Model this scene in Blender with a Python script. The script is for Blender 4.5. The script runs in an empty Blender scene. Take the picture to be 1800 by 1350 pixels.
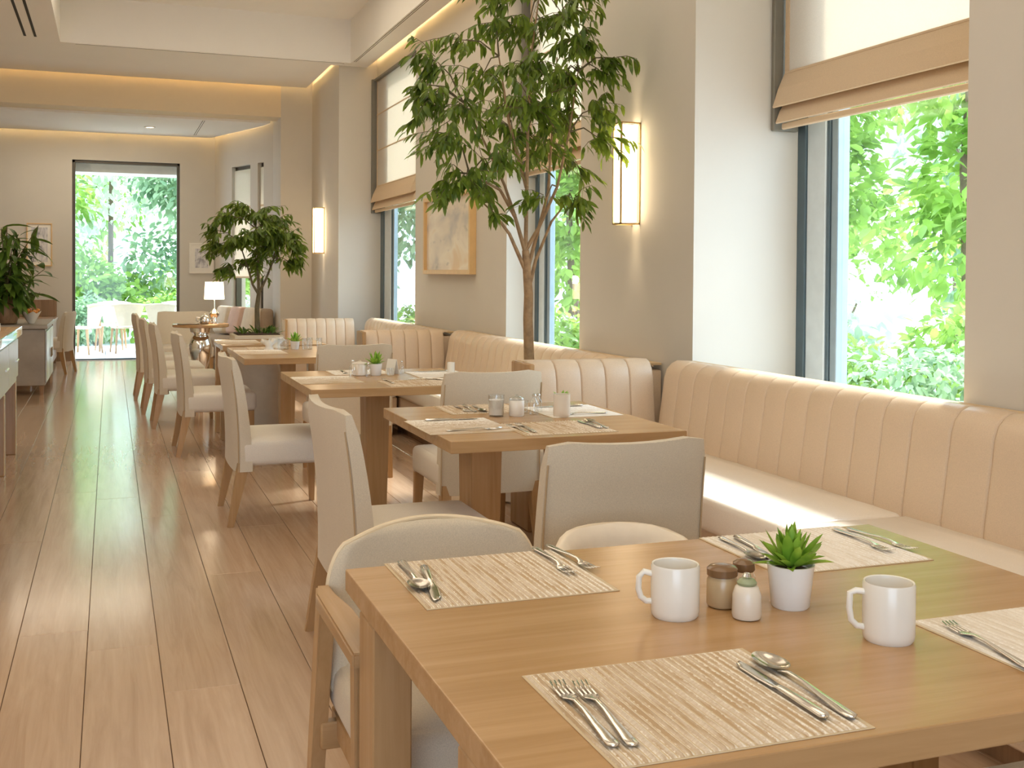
import bpy, bmesh, math, random
from mathutils import Vector, Matrix, Euler
PI = math.pi
R = math.radians
random.seed(7)
SC = bpy.context.scene
COL = SC.collection

# ------------------------------------------------------------------ camera, sky, sun, exposure
F_PX, YAW, PITCH, CY, ROLL, CAM_H = 1936.83, R(20.0418), R(-1.0094), 515.17, R(0.4043), 1.32
cam_d = bpy.data.cameras.new('camera'); cam = bpy.data.objects.new('camera', cam_d); COL.objects.link(cam)
_r = Vector((math.cos(YAW), -math.sin(YAW), 0))
_f = Vector((math.sin(YAW) * math.cos(PITCH), math.cos(YAW) * math.cos(PITCH), math.sin(PITCH)))
_u = _r.cross(_f)
_r2 = math.cos(ROLL) * _r + math.sin(ROLL) * _u
_u2 = -math.sin(ROLL) * _r + math.cos(ROLL) * _u
cam.matrix_world = Matrix(((_r2.x, _u2.x, -_f.x, 0), (_r2.y, _u2.y, -_f.y, 0), (_r2.z, _u2.z, -_f.z, CAM_H), (0, 0, 0, 1)))
cam_d.sensor_fit = 'HORIZONTAL'; cam_d.sensor_width = 36.0
cam_d.lens = F_PX / 1800 * 36.0
cam_d.shift_y = -(675 - CY) / 1800
cam_d.clip_end = 300; cam_d.clip_start = 0.05
SC.camera = cam
SC.view_settings.view_transform = 'Standard'
SC.view_settings.look = 'None'
SC.view_settings.gamma = 1.0
SC.view_settings.use_curve_mapping = False
SC.view_settings.exposure = 0.12
SC.cycles.use_denoising = True
SC.cycles.max_bounces = 10
SC.cycles.diffuse_bounces = 5
SC.cycles.transparent_max_bounces = 16
SC.cycles.sample_clamp_indirect = 6.0
SC.cycles.caustics_reflective = False
SC.cycles.caustics_refractive = False

W = bpy.data.worlds.new('sky'); SC.world = W; W.use_nodes = True
wn = W.node_tree.nodes; wl = W.node_tree.links
wn['Background'].inputs['Color'].default_value = (0.63, 0.80, 1.0, 1)
wn['Background'].inputs['Strength'].default_value = 5.6

def light(name, kind, energy, color, loc, rot=(0, 0, 0), size=None, size_y=None, **kw):
    d = bpy.data.lights.new(name, kind); d.energy = energy; d.color = color
    o = bpy.data.objects.new(name, d); COL.objects.link(o); o.location = loc; o.rotation_euler = rot
    if kind == 'AREA':
        d.shape = 'RECTANGLE'; d.size = size; d.size_y = size_y or size
    elif size is not None and kind == 'POINT':
        d.shadow_soft_size = size
    for k, v in kw.items(): setattr(d, k, v)
    return o
sun = light('sun', 'SUN', 9.0, (1.0, 0.98, 0.95), (0, 0, 20))
sun.rotation_euler = Vector((0.66, 0.22, 0.68)).to_track_quat('Z', 'Y').to_euler()
sun.data.angle = R(9.0)
WARM = (1.0, 0.79, 0.52)
WARM2 = (1.0, 0.875, 0.68)
# warm fill lamps added under the ceilings to brighten dining room and rear bay
light('ceiling_fill', 'AREA', 64, WARM2, (1.0, 8.5, 4.19), size=2.4, size_y=5.5)
light('ceiling_fill', 'AREA', 60, WARM2, (0.6, 1.2, 4.19), size=2.6, size_y=5.5)
light('ceiling_fill', 'AREA', 90, WARM2, (-3.4, 5.0, 3.72), size=2.2, size_y=8.0)
light('ceiling_fill', 'AREA', 18, WARM2, (-0.4, 16.1, 3.27), size=1.8, size_y=1.0)
# ------------------------------------------------------------------ materials
def lin(c):
    c = c / 255.0
    return c / 12.92 if c <= 0.04045 else ((c + 0.055) / 1.055) ** 2.4
def rgb(r, g, b): return (lin(r), lin(g), lin(b), 1.0)
class NT:
    def __init__(s, name):
        s.m = bpy.data.materials.new(name); s.m.use_nodes = True
        s.t = s.m.node_tree; s.n = s.t.nodes; s.l = s.t.links
        s.b = s.n['Principled BSDF']; s.out = s.n['Material Output']
    def add(s, typ, **kw):
        x = s.n.new(typ)
        for k, v in kw.items(): setattr(x, k, v)
        return x
    def link(s, a, b): s.l.new(a, b)
    def coords(s, scale=(1, 1, 1), kind='Object', rnd=0.0):
        tc = s.add('ShaderNodeTexCoord'); mp = s.add('ShaderNodeMapping'); mp.inputs['Scale'].default_value = scale
        src = tc.outputs[kind]
        if rnd:
            oi = s.add('ShaderNodeObjectInfo'); vm = s.add('ShaderNodeVectorMath', operation='SCALE')
            cb = s.add('ShaderNodeCombineXYZ')
            s.link(oi.outputs['Random'], cb.inputs[0]); s.link(oi.outputs['Random'], cb.inputs[1]); s.link(oi.outputs['Random'], cb.inputs[2])
            s.link(cb.outputs[0], vm.inputs[0]); vm.inputs['Scale'].default_value = rnd
            va = s.add('ShaderNodeVectorMath', operation='ADD')
            s.link(src, va.inputs[0]); s.link(vm.outputs[0], va.inputs[1]); src = va.outputs[0]
        s.link(src, mp.inputs['Vector']); return mp.outputs[0]
    def noise(s, vec, scale, detail=4, rough=0.55, dist=0.0):
        x = s.add('ShaderNodeTexNoise'); x.inputs['Scale'].default_value = scale; x.inputs['Detail'].default_value = detail
        x.inputs['Roughness'].default_value = rough; x.inputs['Distortion'].default_value = dist
        s.link(vec, x.inputs['Vector']); return x.outputs['Fac']
    def ramp(s, fac, stops):
        x = s.add('ShaderNodeValToRGB'); e = x.color_ramp.elements
        while len(e) < len(stops): e.new(0.5)
        for i, (p, c) in enumerate(stops): e[i].position = p; e[i].color = c
        s.link(fac, x.inputs['Fac']); return x.outputs['Color']
    def mix(s, fac, a, b, blend='MIX'):
        x = s.add('ShaderNodeMix', data_type='RGBA', blend_type=blend)
        if isinstance(fac, (int, float)): x.inputs[0].default_value = fac
        else: s.link(fac, x.inputs[0])
        for v, i in ((a, 6), (b, 7)):
            if isinstance(v, tuple): x.inputs[i].default_value = v
            else: s.link(v, x.inputs[i])
        return x.outputs[2]
    def bump(s, h, strength=0.2, dist=0.01):
        x = s.add('ShaderNodeBump'); x.inputs['Strength'].default_value = strength; x.inputs['Distance'].default_value = dist
        s.link(h, x.inputs['Height']); s.link(x.outputs[0], s.b.inputs['Normal'])
    def set(s, **kw):
        for k, v in kw.items():
            k = k.replace('_', ' ')
            if isinstance(v, (int, float, tuple)): s.b.inputs[k].default_value = v
            else: s.link(v, s.b.inputs[k])
        return s.m
M = {}
def plain(name, c, rough=0.5, metal=0.0, var=0.05, scale=12.0, bump=0.0, **kw):
    t = NT(name); v = t.coords((1, 1, 1), rnd=3.0); n = t.noise(v, scale)
    c1 = tuple(max(0, x * (1 - var)) for x in c[:3]) + (1,); c2 = tuple(min(1, x * (1 + var)) for x in c[:3]) + (1,)
    t.set(Base_Color=t.ramp(n, [(0.3, c1), (0.7, c2)]), Roughness=rough, Metallic=metal)
    if bump: t.bump(n, bump, 0.004)
    for k, x in kw.items(): t.set(**{k: x})
    M[name] = t.m; return t.m
def wood(name, dark, mid, light_, axis, rough=0.38, rnd=20.0, stretch=14.0, bump=0.06, tone=0.12):
    t = NT(name); sc = [stretch] * 3; sc[axis] = 0.9
    v = t.coords(tuple(sc), rnd=rnd)
    n1 = t.noise(v, 1.6, 6, 0.62, 0.6); sc2 = [90] * 3; sc2[axis] = 2.5
    v2 = t.coords(tuple(sc2), rnd=rnd); n2 = t.noise(v2, 1.0, 3, 0.6)
    c = t.ramp(n1, [(0.28, dark), (0.5, mid), (0.75, light_)])
    c = t.mix(t.ramp(n2, [(0.35, (0.22, 0.22, 0.22, 1)), (0.6, (0, 0, 0, 1))]), c, dark)
    oi = t.add('ShaderNodeObjectInfo')
    hv = t.add('ShaderNodeHueSaturation'); mr = t.add('ShaderNodeMapRange')
    mr.inputs[3].default_value = 1 - tone; mr.inputs[4].default_value = 1 + tone
    t.link(oi.outputs['Random'], mr.inputs[0]); t.link(mr.outputs[0], hv.inputs['Value']); t.link(c, hv.inputs['Color'])
    t.set(Base_Color=hv.outputs[0], Roughness=rough); t.bump(n2, bump, 0.002)
    M[name] = t.m; return t.m
def fabric(name, c, rough=0.85, scale=420.0, var=0.10, bump=0.25, sheen=0.15):
    t = NT(name); v = t.coords((1, 1, 1), rnd=2.0)
    n = t.noise(v, scale, 2, 0.6); n2 = t.noise(v, 5.0, 3)
    k = lambda f: tuple(min(1, x * f) for x in c[:3]) + (1,)
    a = t.ramp(n, [(0.3, k(1 - var)), (0.7, k(1 + var))])
    a = t.mix(t.ramp(n2, [(0.35, (0.10, 0.10, 0.10, 1)), (0.7, (0, 0, 0, 1))]), a, k(0.75))
    t.set(Base_Color=a, Roughness=rough, Sheen_Weight=sheen); t.bump(n, bump, 0.0015)
    M[name] = t.m; return t.m
def emit(name, c, strength):
    t = NT(name); t.set(Base_Color=c, Emission_Color=c, Emission_Strength=strength, Roughness=0.6); M[name] = t.m; return t.m
def leaf(name, dark, light_, trans=0.35, rough=0.42, rnd=9.0, scale=3.0):
    t = NT(name); v = t.coords((1, 1, 1), rnd=rnd); n = t.noise(v, scale, 2)
    c = t.ramp(n, [(0.3, dark), (0.7, light_)])
    t.set(Base_Color=c, Roughness=rough)
    tr = t.add('ShaderNodeBsdfTranslucent'); mx = t.add('ShaderNodeMixShader'); mx.inputs[0].default_value = trans
    hv = t.add('ShaderNodeHueSaturation'); hv.inputs['Value'].default_value = 1.6; hv.inputs['Saturation'].default_value = 0.95
    hv.inputs['Hue'].default_value = 0.485
    t.link(c, hv.inputs['Color']); t.link(hv.outputs[0], tr.inputs['Color'])
    t.link(t.b.outputs[0], mx.inputs[1]); t.link(tr.outputs[0], mx.inputs[2]); t.link(mx.outputs[0], t.out.inputs['Surface'])
    M[name] = t.m; return t.m
def pane(name, tint=(1, 1, 1, 1), ior=1.45, extra=0.0):
    t = NT(name); t.n.remove(t.b)
    tr = t.add('ShaderNodeBsdfTransparent'); tr.inputs[0].default_value = tint
    gl = t.add('ShaderNodeBsdfGlossy'); gl.inputs['Roughness'].default_value = 0.02
    fr = t.add('ShaderNodeFresnel')
    ge = t.add('ShaderNodeNewGeometry'); mr = t.add('ShaderNodeMapRange'); mr.inputs[3].default_value = ior; mr.inputs[4].default_value = 1 / ior
    t.link(ge.outputs['Backfacing'], mr.inputs[0]); t.link(mr.outputs[0], fr.inputs['IOR'])
    mx = t.add('ShaderNodeMixShader')
    if extra:
        ad = t.add('ShaderNodeMath', operation='ADD'); ad.inputs[1].default_value = extra; ad.use_clamp = True
        t.link(fr.outputs[0], ad.inputs[0]); t.link(ad.outputs[0], mx.inputs[0])
    else: t.link(fr.outputs[0], mx.inputs[0])
    t.link(tr.outputs[0], mx.inputs[1]); t.link(gl.outputs[0], mx.inputs[2]); t.link(mx.outputs[0], t.out.inputs['Surface'])
    M[name] = t.m; return t.m

plain('plaster', rgb(210, 203, 190), 0.75, var=0.012, scale=3.0, bump=0.03)
plain('ceiling_paint', rgb(248, 244, 236), 0.8, var=0.01, scale=2.0)
wood('floor_wood', rgb(172, 141, 113), rgb(188, 158, 130), rgb(200, 172, 144), 1, rough=0.20, tone=0.05, bump=0.06)
M['floor_wood'].node_tree.nodes['Principled BSDF'].inputs['Coat Weight'].default_value = 0.5
M['floor_wood'].node_tree.nodes['Principled BSDF'].inputs['Coat Roughness'].default_value = 0.12
plain('subfloor', rgb(92, 62, 40), 0.8)
for i, ax in enumerate('xyz'):
    wood('oak_' + ax, rgb(164, 126, 82), rgb(178, 140, 96), rgb(190, 153, 110), i, rough=0.27, tone=0.05)
wood('oak_dark', rgb(120, 92, 66), rgb(146, 114, 84), rgb(164, 132, 100), 2, rough=0.45)
fabric('linen', rgb(208, 194, 170)); fabric('linen_light', rgb(222, 212, 196)); fabric('linen_tan', rgb(204, 174, 130))
fabric('banquette_leather', rgb(214, 190, 162), rough=0.40, scale=260, bump=0.08, var=0.06, sheen=0.05)
fabric('seat_leather', rgb(240, 232, 220), rough=0.25, scale=260, bump=0.04, var=0.04, sheen=0.0)
plain('piping', rgb(226, 206, 172), 0.6)
plain('piping_dark', rgb(182, 156, 120), 0.7)
plain('bronze', rgb(92, 84, 72), 0.4, 0.7); plain('aluminium', rgb(150, 164, 170), 0.38, 0.35)
plain('aluminium_dark', rgb(88, 104, 112), 0.4, 0.4); plain('frame_light', rgb(206, 214, 216), 0.4, 0.1)
plain('blind_box', rgb(128, 124, 112), 0.5, 0.2)
plain('steel', (0.80, 0.77, 0.72, 1), 0.16, 1.0, var=0.02); plain('black_steel', rgb(38, 36, 34), 0.5, 0.5)
plain('silver', (0.85, 0.84, 0.82, 1), 0.12, 1.0, var=0.02)
plain('gold', (0.72, 0.50, 0.24, 1), 0.32, 0.9)
plain('china', rgb(236, 230, 218), 0.18, var=0.01); plain('china_cream', rgb(226, 214, 196), 0.25, var=0.02)
plain('pot_white', rgb(240, 238, 232), 0.22, var=0.01)
plain('brown_glaze', rgb(120, 88, 58), 0.2); plain('tan_glaze', rgb(188, 162, 124), 0.25); plain('sage', rgb(150, 158, 122), 0.25)
plain('soil', rgb(70, 52, 38), 0.95, scale=60, bump=0.6, var=0.3); plain('moss', rgb(58, 88, 34), 0.95, scale=80, bump=0.8, var=0.45)
plain('bark', rgb(158, 128, 94), 0.85, scale=30, bump=0.6, var=0.25); plain('bark_dark', rgb(104, 92, 66), 0.85, scale=30, bump=0.5, var=0.25)
plain('bark_out', rgb(118, 100, 84), 0.9, scale=9, var=0.25)
leaf('ficus_leaf', rgb(58, 86, 22), rgb(122, 146, 46), 0.42, scale=9)
leaf('plant_leaf', rgb(48, 78, 22), rgb(106, 140, 52), 0.35, scale=9)
leaf('succulent_leaf', rgb(88, 140, 34), rgb(156, 196, 72), 0.3, scale=22)
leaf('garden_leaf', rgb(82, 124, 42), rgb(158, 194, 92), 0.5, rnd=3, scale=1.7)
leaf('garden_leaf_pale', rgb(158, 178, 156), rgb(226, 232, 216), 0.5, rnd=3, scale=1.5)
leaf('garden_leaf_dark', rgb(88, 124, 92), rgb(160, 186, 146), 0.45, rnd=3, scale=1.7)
pane('window_glass', (0.97, 0.99, 0.98, 1), 1.4); pane('clear_glass', (0.98, 0.99, 0.99, 1), 1.5, 0.10)
emit('led', (1.0, 0.76, 0.42, 1), 30.0); emit('sconce_glow', (1.0, 0.80, 0.52, 1), 7.5); emit('lamp_glow', (1.0, 0.80, 0.52, 1), 5.0)
emit('downlight', (1.0, 0.85, 0.65, 1), 3.0)
plain('paper', rgb(240, 234, 222), 0.8, var=0.02); plain('white_stone', rgb(238, 236, 232), 0.6)
plain('pavement', rgb(206, 208, 212), 0.8, var=0.06, scale=2.0); plain('paving_tile', rgb(220, 221, 224), 0.8, var=0.05)
plain('grey_wood', rgb(150, 138, 122), 0.4, 0.25, scale=6, var=0.12); plain('pewter', rgb(196, 192, 184), 0.28, 0.5)
plain('cushion_pink', rgb(222, 190, 172), 0.9); plain('cushion_cream', rgb(236, 222, 200), 0.9); plain('sofa_taupe', rgb(170, 150, 128), 0.9)
plain('skirting', rgb(140, 112, 84), 0.5); plain('slot_black', rgb(44, 34, 24), 0.7); plain('orange_petal', rgb(226, 150, 70), 0.6); plain('pink_petal', rgb(206, 140, 120), 0.6)
plain('planter_beige', rgb(206, 190, 164), 0.6)
plain('slot_brown', rgb(92, 74, 52), 0.8)
plain('beam_paint', rgb(232, 214, 182), 0.75, var=0.01)
# translucent blind cloth
def cloth(name, c, trans, opaque_mix=0.0):
    t = NT(name); v = t.coords((1, 1, 1)); n = t.noise(v, 260, 2); k = lambda f: tuple(min(1, x * f) for x in c[:3]) + (1,)
    a = t.ramp(n, [(0.3, k(0.93)), (0.7, k(1.05))]); t.set(Base_Color=a, Roughness=0.9)
    tr = t.add('ShaderNodeBsdfTranslucent'); t.link(a, tr.inputs['Color']); mx = t.add('ShaderNodeMixShader'); mx.inputs[0].default_value = trans
    t.link(t.b.outputs[0], mx.inputs[1]); t.link(tr.outputs[0], mx.inputs[2]); t.link(mx.outputs[0], t.out.inputs['Surface'])
    M[name] = t.m
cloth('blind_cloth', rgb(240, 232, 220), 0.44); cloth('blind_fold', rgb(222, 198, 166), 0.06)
# woven mat
def woven(name, light_, dark):
    t = NT(name); v = t.coords((1, 1, 1), rnd=5.0)
    wv = t.add('ShaderNodeTexWave', wave_type='BANDS', bands_direction='X', wave_profile='SIN'); wv.inputs['Scale'].default_value = 85.2 / 6.2832 * 1.0
    wv.inputs['Distortion'].default_value = 1.6; wv.inputs['Detail'].default_value = 2.0; wv.inputs['Detail Scale'].default_value = 5.0
    t.link(t.coords((2.0, 2.0, 2.0)), wv.inputs['Vector'])
    w = t.noise(t.coords((110, 7, 1), rnd=5.0), 1.0, 3, 0.6); w2 = t.noise(t.coords((150, 330, 1), rnd=5.0), 1.0, 2)
    c = t.ramp(wv.outputs['Fac'], [(0.30, dark), (0.70, light_)]); c = t.mix(t.ramp(w, [(0.42, (0.5, 0.5, 0.5, 1)), (0.60, (0, 0, 0, 1))]), c, light_)
    c = t.mix(t.ramp(w2, [(0.40, (0.3, 0.3, 0.3, 1)), (0.6, (0, 0, 0, 1))]), c, dark)
    t.set(Base_Color=c, Roughness=0.8); t.bump(w2, 0.5, 0.0015); M[name] = t.m
woven('mat_weave', rgb(246, 239, 226), rgb(182, 154, 118))
woven('mat_weave_sheen', rgb(252, 249, 244), rgb(220, 209, 192))  # same weave whitened, window sheen put into its colour
plain('mat_edge', rgb(206, 186, 152), 0.8)
def painting(name, cols, scale):
    t = NT(name); v = t.coords((1, 1, 1), kind='Generated'); n = t.noise(v, scale, 3, 0.5, 0.4); n2 = t.noise(v, scale * 2.7, 2)
    c = t.ramp(n, cols); c = t.mix(t.ramp(n2, [(0.62, (0, 0, 0, 1)), (0.75, (0.5, 0.5, 0.5, 1))]), c, rgb(150, 140, 132))
    t.set(Base_Color=c, Roughness=0.4); M[name] = t.m
painting('watercolour', [(0.30, rgb(186, 176, 170)), (0.45, rgb(222, 206, 186)), (0.56, rgb(236, 222, 200)), (0.70, rgb(226, 196, 156))], 2.4)
painting('sketch', [(0.35, rgb(150, 146, 150)), (0.5, rgb(206, 202, 200)), (0.7, rgb(232, 228, 222))], 4.0)

# ------------------------------------------------------------------ helpers
def thing(name, label=None, cat=None, loc=(0, 0, 0), rotz=0.0, group=None, kind=None):
    o = bpy.data.objects.new(name, None); o.empty_display_size = 0.1; COL.objects.link(o)
    o.location = loc; o.rotation_euler = (0, 0, rotz)
    return tag(o, label, cat, group, kind)
def tag(o, label=None, cat=None, group=None, kind=None):
    if label: o['label'] = label
    if cat: o['category'] = cat
    if group: o['group'] = group
    if kind: o['kind'] = kind
    return o
def mesh_from(bm, smooth=False, name='mesh'):
    me = bpy.data.meshes.new(name); bmesh.ops.recalc_face_normals(bm, faces=bm.faces[:]); bm.to_mesh(me); bm.free()
    if smooth:
        me.shade_smooth()
        if smooth != 'all': me.set_sharp_from_angle(angle=R(42))
    return me
def obj(name, bm, mat, parent=None, loc=(0, 0, 0), rot=(0, 0, 0), smooth=True, kind=None, label=None):
    me = bm if isinstance(bm, bpy.types.Mesh) else mesh_from(bm, smooth, name)
    o = bpy.data.objects.new(name, me); COL.objects.link(o)
    if not me.materials: me.materials.append(M[mat])
    o.location = loc; o.rotation_euler = rot
    if parent: o.parent = parent
    if kind: o['kind'] = kind
    if label: o['label'] = label
    return o
def kids(o): return [c for c in bpy.data.objects if c.parent == o]
def dup(root, loc=None, rotz=None, label=None, group=None, parent=None):
    c = root.copy(); COL.objects.link(c)
    if parent is not None: c.parent = parent
    if loc is not None: c.location = loc
    if rotz is not None: c.rotation_euler = (0, 0, rotz)
    if label: c['label'] = label
    if group: c['group'] = group
    for ch in kids(root): dup(ch, parent=c)
    return c
def B(): return bmesh.new()
def box(bm, x0, x1, y0, y1, z0, z1, bev=0.0, seg=1, mtx=None):
    r = bmesh.ops.create_cube(bm, size=1.0)
    vs = r['verts']
    for v in vs: v.co = Vector(((x0 + x1) / 2 + v.co.x * (x1 - x0), (y0 + y1) / 2 + v.co.y * (y1 - y0), (z0 + z1) / 2 + v.co.z * (z1 - z0)))
    es = list({e for v in vs for e in v.link_edges})
    if bev > 0:
        rr = bmesh.ops.bevel(bm, geom=es, offset=bev, segments=seg, profile=0.5, affect='EDGES')
        vs = list({v for f in rr['faces'] for v in f.verts} | {v for v in vs if v.is_valid})
    if mtx is not None: bmesh.ops.transform(bm, matrix=mtx, verts=vs)
    return bm
def loft(bm, rings, cap=True, close=True):
    prev = None; first = None
    for ring in rings:
        vs = [bm.verts.new(p) for p in ring]
        if prev:
            n = len(vs)
            for i in range(n if close else n - 1):
                bm.faces.new((prev[i], prev[(i + 1) % n], vs[(i + 1) % n], vs[i]))
        else: first = vs
        prev = vs
    if cap and close:
        bm.faces.new(list(reversed(first))); bm.faces.new(prev)
    return bm
def tube(bm, pts, rad, n=8, cap=True):
    pts = [Vector(p) for p in pts]; rads = rad if isinstance(rad, (list, tuple)) else [rad] * len(pts)
    rings = []; up = Vector((0, 0, 1))
    t0 = (pts[1] - pts[0]).normalized()
    a = t0.orthogonal().normalized()
    for i, p in enumerate(pts):
        t = (pts[min(i + 1, len(pts) - 1)] - pts[max(i - 1, 0)]).normalized()
        a = (a - t * a.dot(t)).normalized(); b = t.cross(a)
        rings.append([p + (a * math.cos(2 * PI * k / n) + b * math.sin(2 * PI * k / n)) * rads[i] for k in range(n)])
    return loft(bm, rings, cap)
def lathe(bm, prof, n=24, cx=0, cy=0, cap=True):
    rings = [[Vector((cx + r * math.cos(2 * PI * k / n), cy + r * math.sin(2 * PI * k / n), z)) for k in range(n)] for r, z in prof]
    return loft(bm, rings, cap)
def leg_bm(x0, y0, z0, w0, d0, x1, y1, z1, w1, d1):
    bm = B()
    rg = lambda x, y, z, w, d: [Vector((x - w / 2, y - d / 2, z)), Vector((x + w / 2, y - d / 2, z)), Vector((x + w / 2, y + d / 2, z)), Vector((x - w / 2, y + d / 2, z))]
    loft(bm, [rg(x0, y0, z0, w0, d0), rg((x0 + x1) / 2, (y0 + y1) / 2, (z0 + z1) / 2, (w0 + w1) / 2, (d0 + d1) / 2), rg(x1, y1, z1, w1, d1)])
    bmesh.ops.bevel(bm, geom=[e for e in bm.edges if abs((e.verts[0].co - e.verts[1].co).z) > 0.05], offset=0.005, segments=2, affect='EDGES')
    return bm
def rbox(w, d, h, r, seg=3, z0=0.0, cx=0, cy=0, crown=0.0):
    bm = B(); box(bm, cx - w / 2, cx + w / 2, cy - d / 2, cy + d / 2, z0, z0 + h, r, seg)
    if crown:
        top = [f for f in bm.faces if f.normal.z > 0.9]
        bmesh.ops.subdivide_edges(bm, edges=list({e for f in top for e in f.edges}), cuts=4, use_grid_fill=True)
        for v in bm.verts:
            if v.co.z > z0 + h - 1e-4:
                v.co.z += crown * max(0, 1 - ((v.co.x - cx) / (w / 2)) ** 2) * max(0, 1 - ((v.co.y - cy) / (d / 2)) ** 2)
    return bm
# ------------------------------------------------------------------ room shell
def struct(name, bm, mat, parent=None, **kw):
    return obj(name, bm, mat, parent, smooth=False, kind=None if parent else 'structure', **kw)
HT = 4.25
XW, XS, YS, YP, YF = 2.95, 2.525, 12.90, 14.73, 17.30      # right wall, stepped wall, its corner, partition, far wall
# floor: recessed sub-floor, laid with separate planks
fl = B(); box(fl, -5.4, 3.4, -3.8, 17.34, -0.10, -0.013); FLOOR = struct('floor', fl, 'subfloor')
LW = 0.2345
rp = random.Random(3)
plank_mesh = {}
def plank(x, y0, y1):
    key = round(y1 - y0, 2)
    if key not in plank_mesh:
        bm = B(); box(bm, -LW / 2 + 0.0009, LW / 2 - 0.0009, -key / 2 + 0.0009, key / 2 - 0.0009, -0.012, 0, 0.0013)
        me = mesh_from(bm, False, 'plank'); me.materials.append(M['floor_wood']); plank_mesh[key] = me
    obj('plank', plank_mesh[key], 'floor_wood', FLOOR, (x, (y0 + y1) / 2, 0))
for k in range(-9, 13):
    x = -0.075 + LW * (k + 0.5)
    joint = {0: 4.07, -1: 4.31}.get(k, rp.uniform(1.2, 3.6))
    L = 2.7 if k in (0, -1) else 2.6
    y = joint - 3 * L
    while y < 17.3:
        a, b = max(y, -3.6), min(y + L, 17.34)
        if b - a > 0.15: plank(x, round(a, 2), round(b, 2))
        y += L
rest = B()
for k in range(-22, -9):
    x = -0.075 + LW * (k + 0.5); y = -3.6 + rp.uniform(-2.4, 0)
    while y < 17.3:
        a, b = max(y, -3.6), min(y + 2.6, 17.3)
        if b - a > 0.1: box(rest, x - LW / 2 + 0.0016, x + LW / 2 - 0.0016, a + 0.0016, b - 0.0016, -0.012, 0)
        y += 2.6
obj('outer_planks', rest, 'floor_wood', FLOOR, smooth=False, kind='stuff')

wr = B()
box(wr, XW, 3.75, -3.6, 3.23, 0, HT); box(wr, XW, 3.75, 5.24, 6.0, 0, HT); box(wr, XW, 3.30, 6.0, 6.765, 0, HT)
box(wr, XW, 3.30, 8.22, 10.0, 0, HT); box(wr, XW, 3.14, 10.0, 11.0, 0, HT); box(wr, XS, 3.14, YS, YP, 0, HT)
for y0, y1, xo in ((3.23, 5.24, 3.75), (6.765, 8.22, 3.30), (11.0, YS, 3.14)):
    box(wr, XW, xo, y0, y1, 0, 0.55); box(wr, XW + (0.0 if y0 < 11 else 0.03), xo, y0, y1, 3.61, HT)
struct('wall_right', wr, 'plaster')
wp = B(); box(wp, 2.113, 3.14, YP, 15.45, 0, HT); struct('wall_partition', wp, 'plaster')
wf = B(); box(wf, -5.4, -0.52, YF, YF + 0.3, 0, HT); box(wf, 0.985, 1.62, YF, YF + 0.3, 0, HT); box(wf, -0.52, 0.985, YF, YF + 0.3, 2.94, HT)
struct('wall_far', wf, 'plaster')
# slanted wall of the rear bay, with two narrow window openings
P0, P1 = Vector((1.495, YF, 0)), Vector((2.113, 15.45, 0)); UD = (P1 - P0).normalized(); UL = (P1 - P0).length
ang_s = math.atan2(UD.y, UD.x)
MS = Matrix.Translation(P0) @ Matrix.Rotation(ang_s, 4, 'Z')
ws = B()
for u0, u1, z0, z1 in ((-0.1, 0.61, 0, HT), (1.23, 1.47, 0, HT), (1.66, UL, 0, HT), (0.61, 1.23, 0, 0.75), (1.47, 1.66, 0, 0.75), (0.61, 1.23, 2.86, HT), (1.47, 1.66, 2.86, HT)):
    box(ws, u0, u1, 0.0, 0.22, z0, z1, mtx=MS)
struct('wall_rear_bay', ws, 'plaster')
wl_ = B(); box(wl_, -5.4, -5.2, -3.6, YF, 0, HT); struct('wall_left', wl_, 'plaster')
wb = B(); box(wb, -5.4, -3.5, -3.8, -3.6, 0, HT); box(wb, 0.5, 3.75, -3.8, -3.6, 0, HT); box(wb, -3.5, 0.5, -3.8, -3.6, 0, 0.3); box(wb, -3.5, 0.5, -3.8, -3.6, 2.9, HT)
struct('wall_back', wb, 'plaster')
# ceiling: raised tray, dropped soffits with light coves, beam and the rear ceiling
ce = B(); box(ce, -5.4, 3.75, -3.8, 15.15, HT, HT + 0.1)
ZS = 3.75
box(ce, 2.62, 2.86, -3.6, YS, ZS, ZS + 0.07); box(ce, 2.62, 2.66, -3.6, YS, ZS + 0.07, HT)            # right soffit and fascia
box(ce, -5.2, 2.43, 12.70, 14.63, ZS, ZS + 0.07); box(ce, -0.5, 2.62, 12.70, 12.74, ZS + 0.07, HT); box(ce, 2.43, 2.62, 12.70, YS, ZS, ZS + 0.07)
box(ce, -5.2, -0.5, -3.6, 12.70, ZS, ZS + 0.07); box(ce, -0.54, -0.5, -3.6, 12.74, ZS + 0.07, HT)
struct('ceiling', ce, 'ceiling_paint')
bmm = B(); box(bmm, -5.2, 2.113, YP, 15.15, 3.36, HT); struct('trim_1', bmm, 'beam_paint')
cr_ = B()
pts = [(-5.2, 15.15), (2.03, 15.15), (1.97, 15.5), (1.42, 17.18), (-5.2, 17.18)]
loft(cr_, [[Vector((x, y, 3.33)) for x, y in pts], [Vector((x, y, 3.39)) for x, y in pts]])
box(cr_, -5.4, 3.2, 15.15, 17.6, 3.62, 3.7)
struct('ceiling_rear', cr_, 'ceiling_paint')
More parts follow.
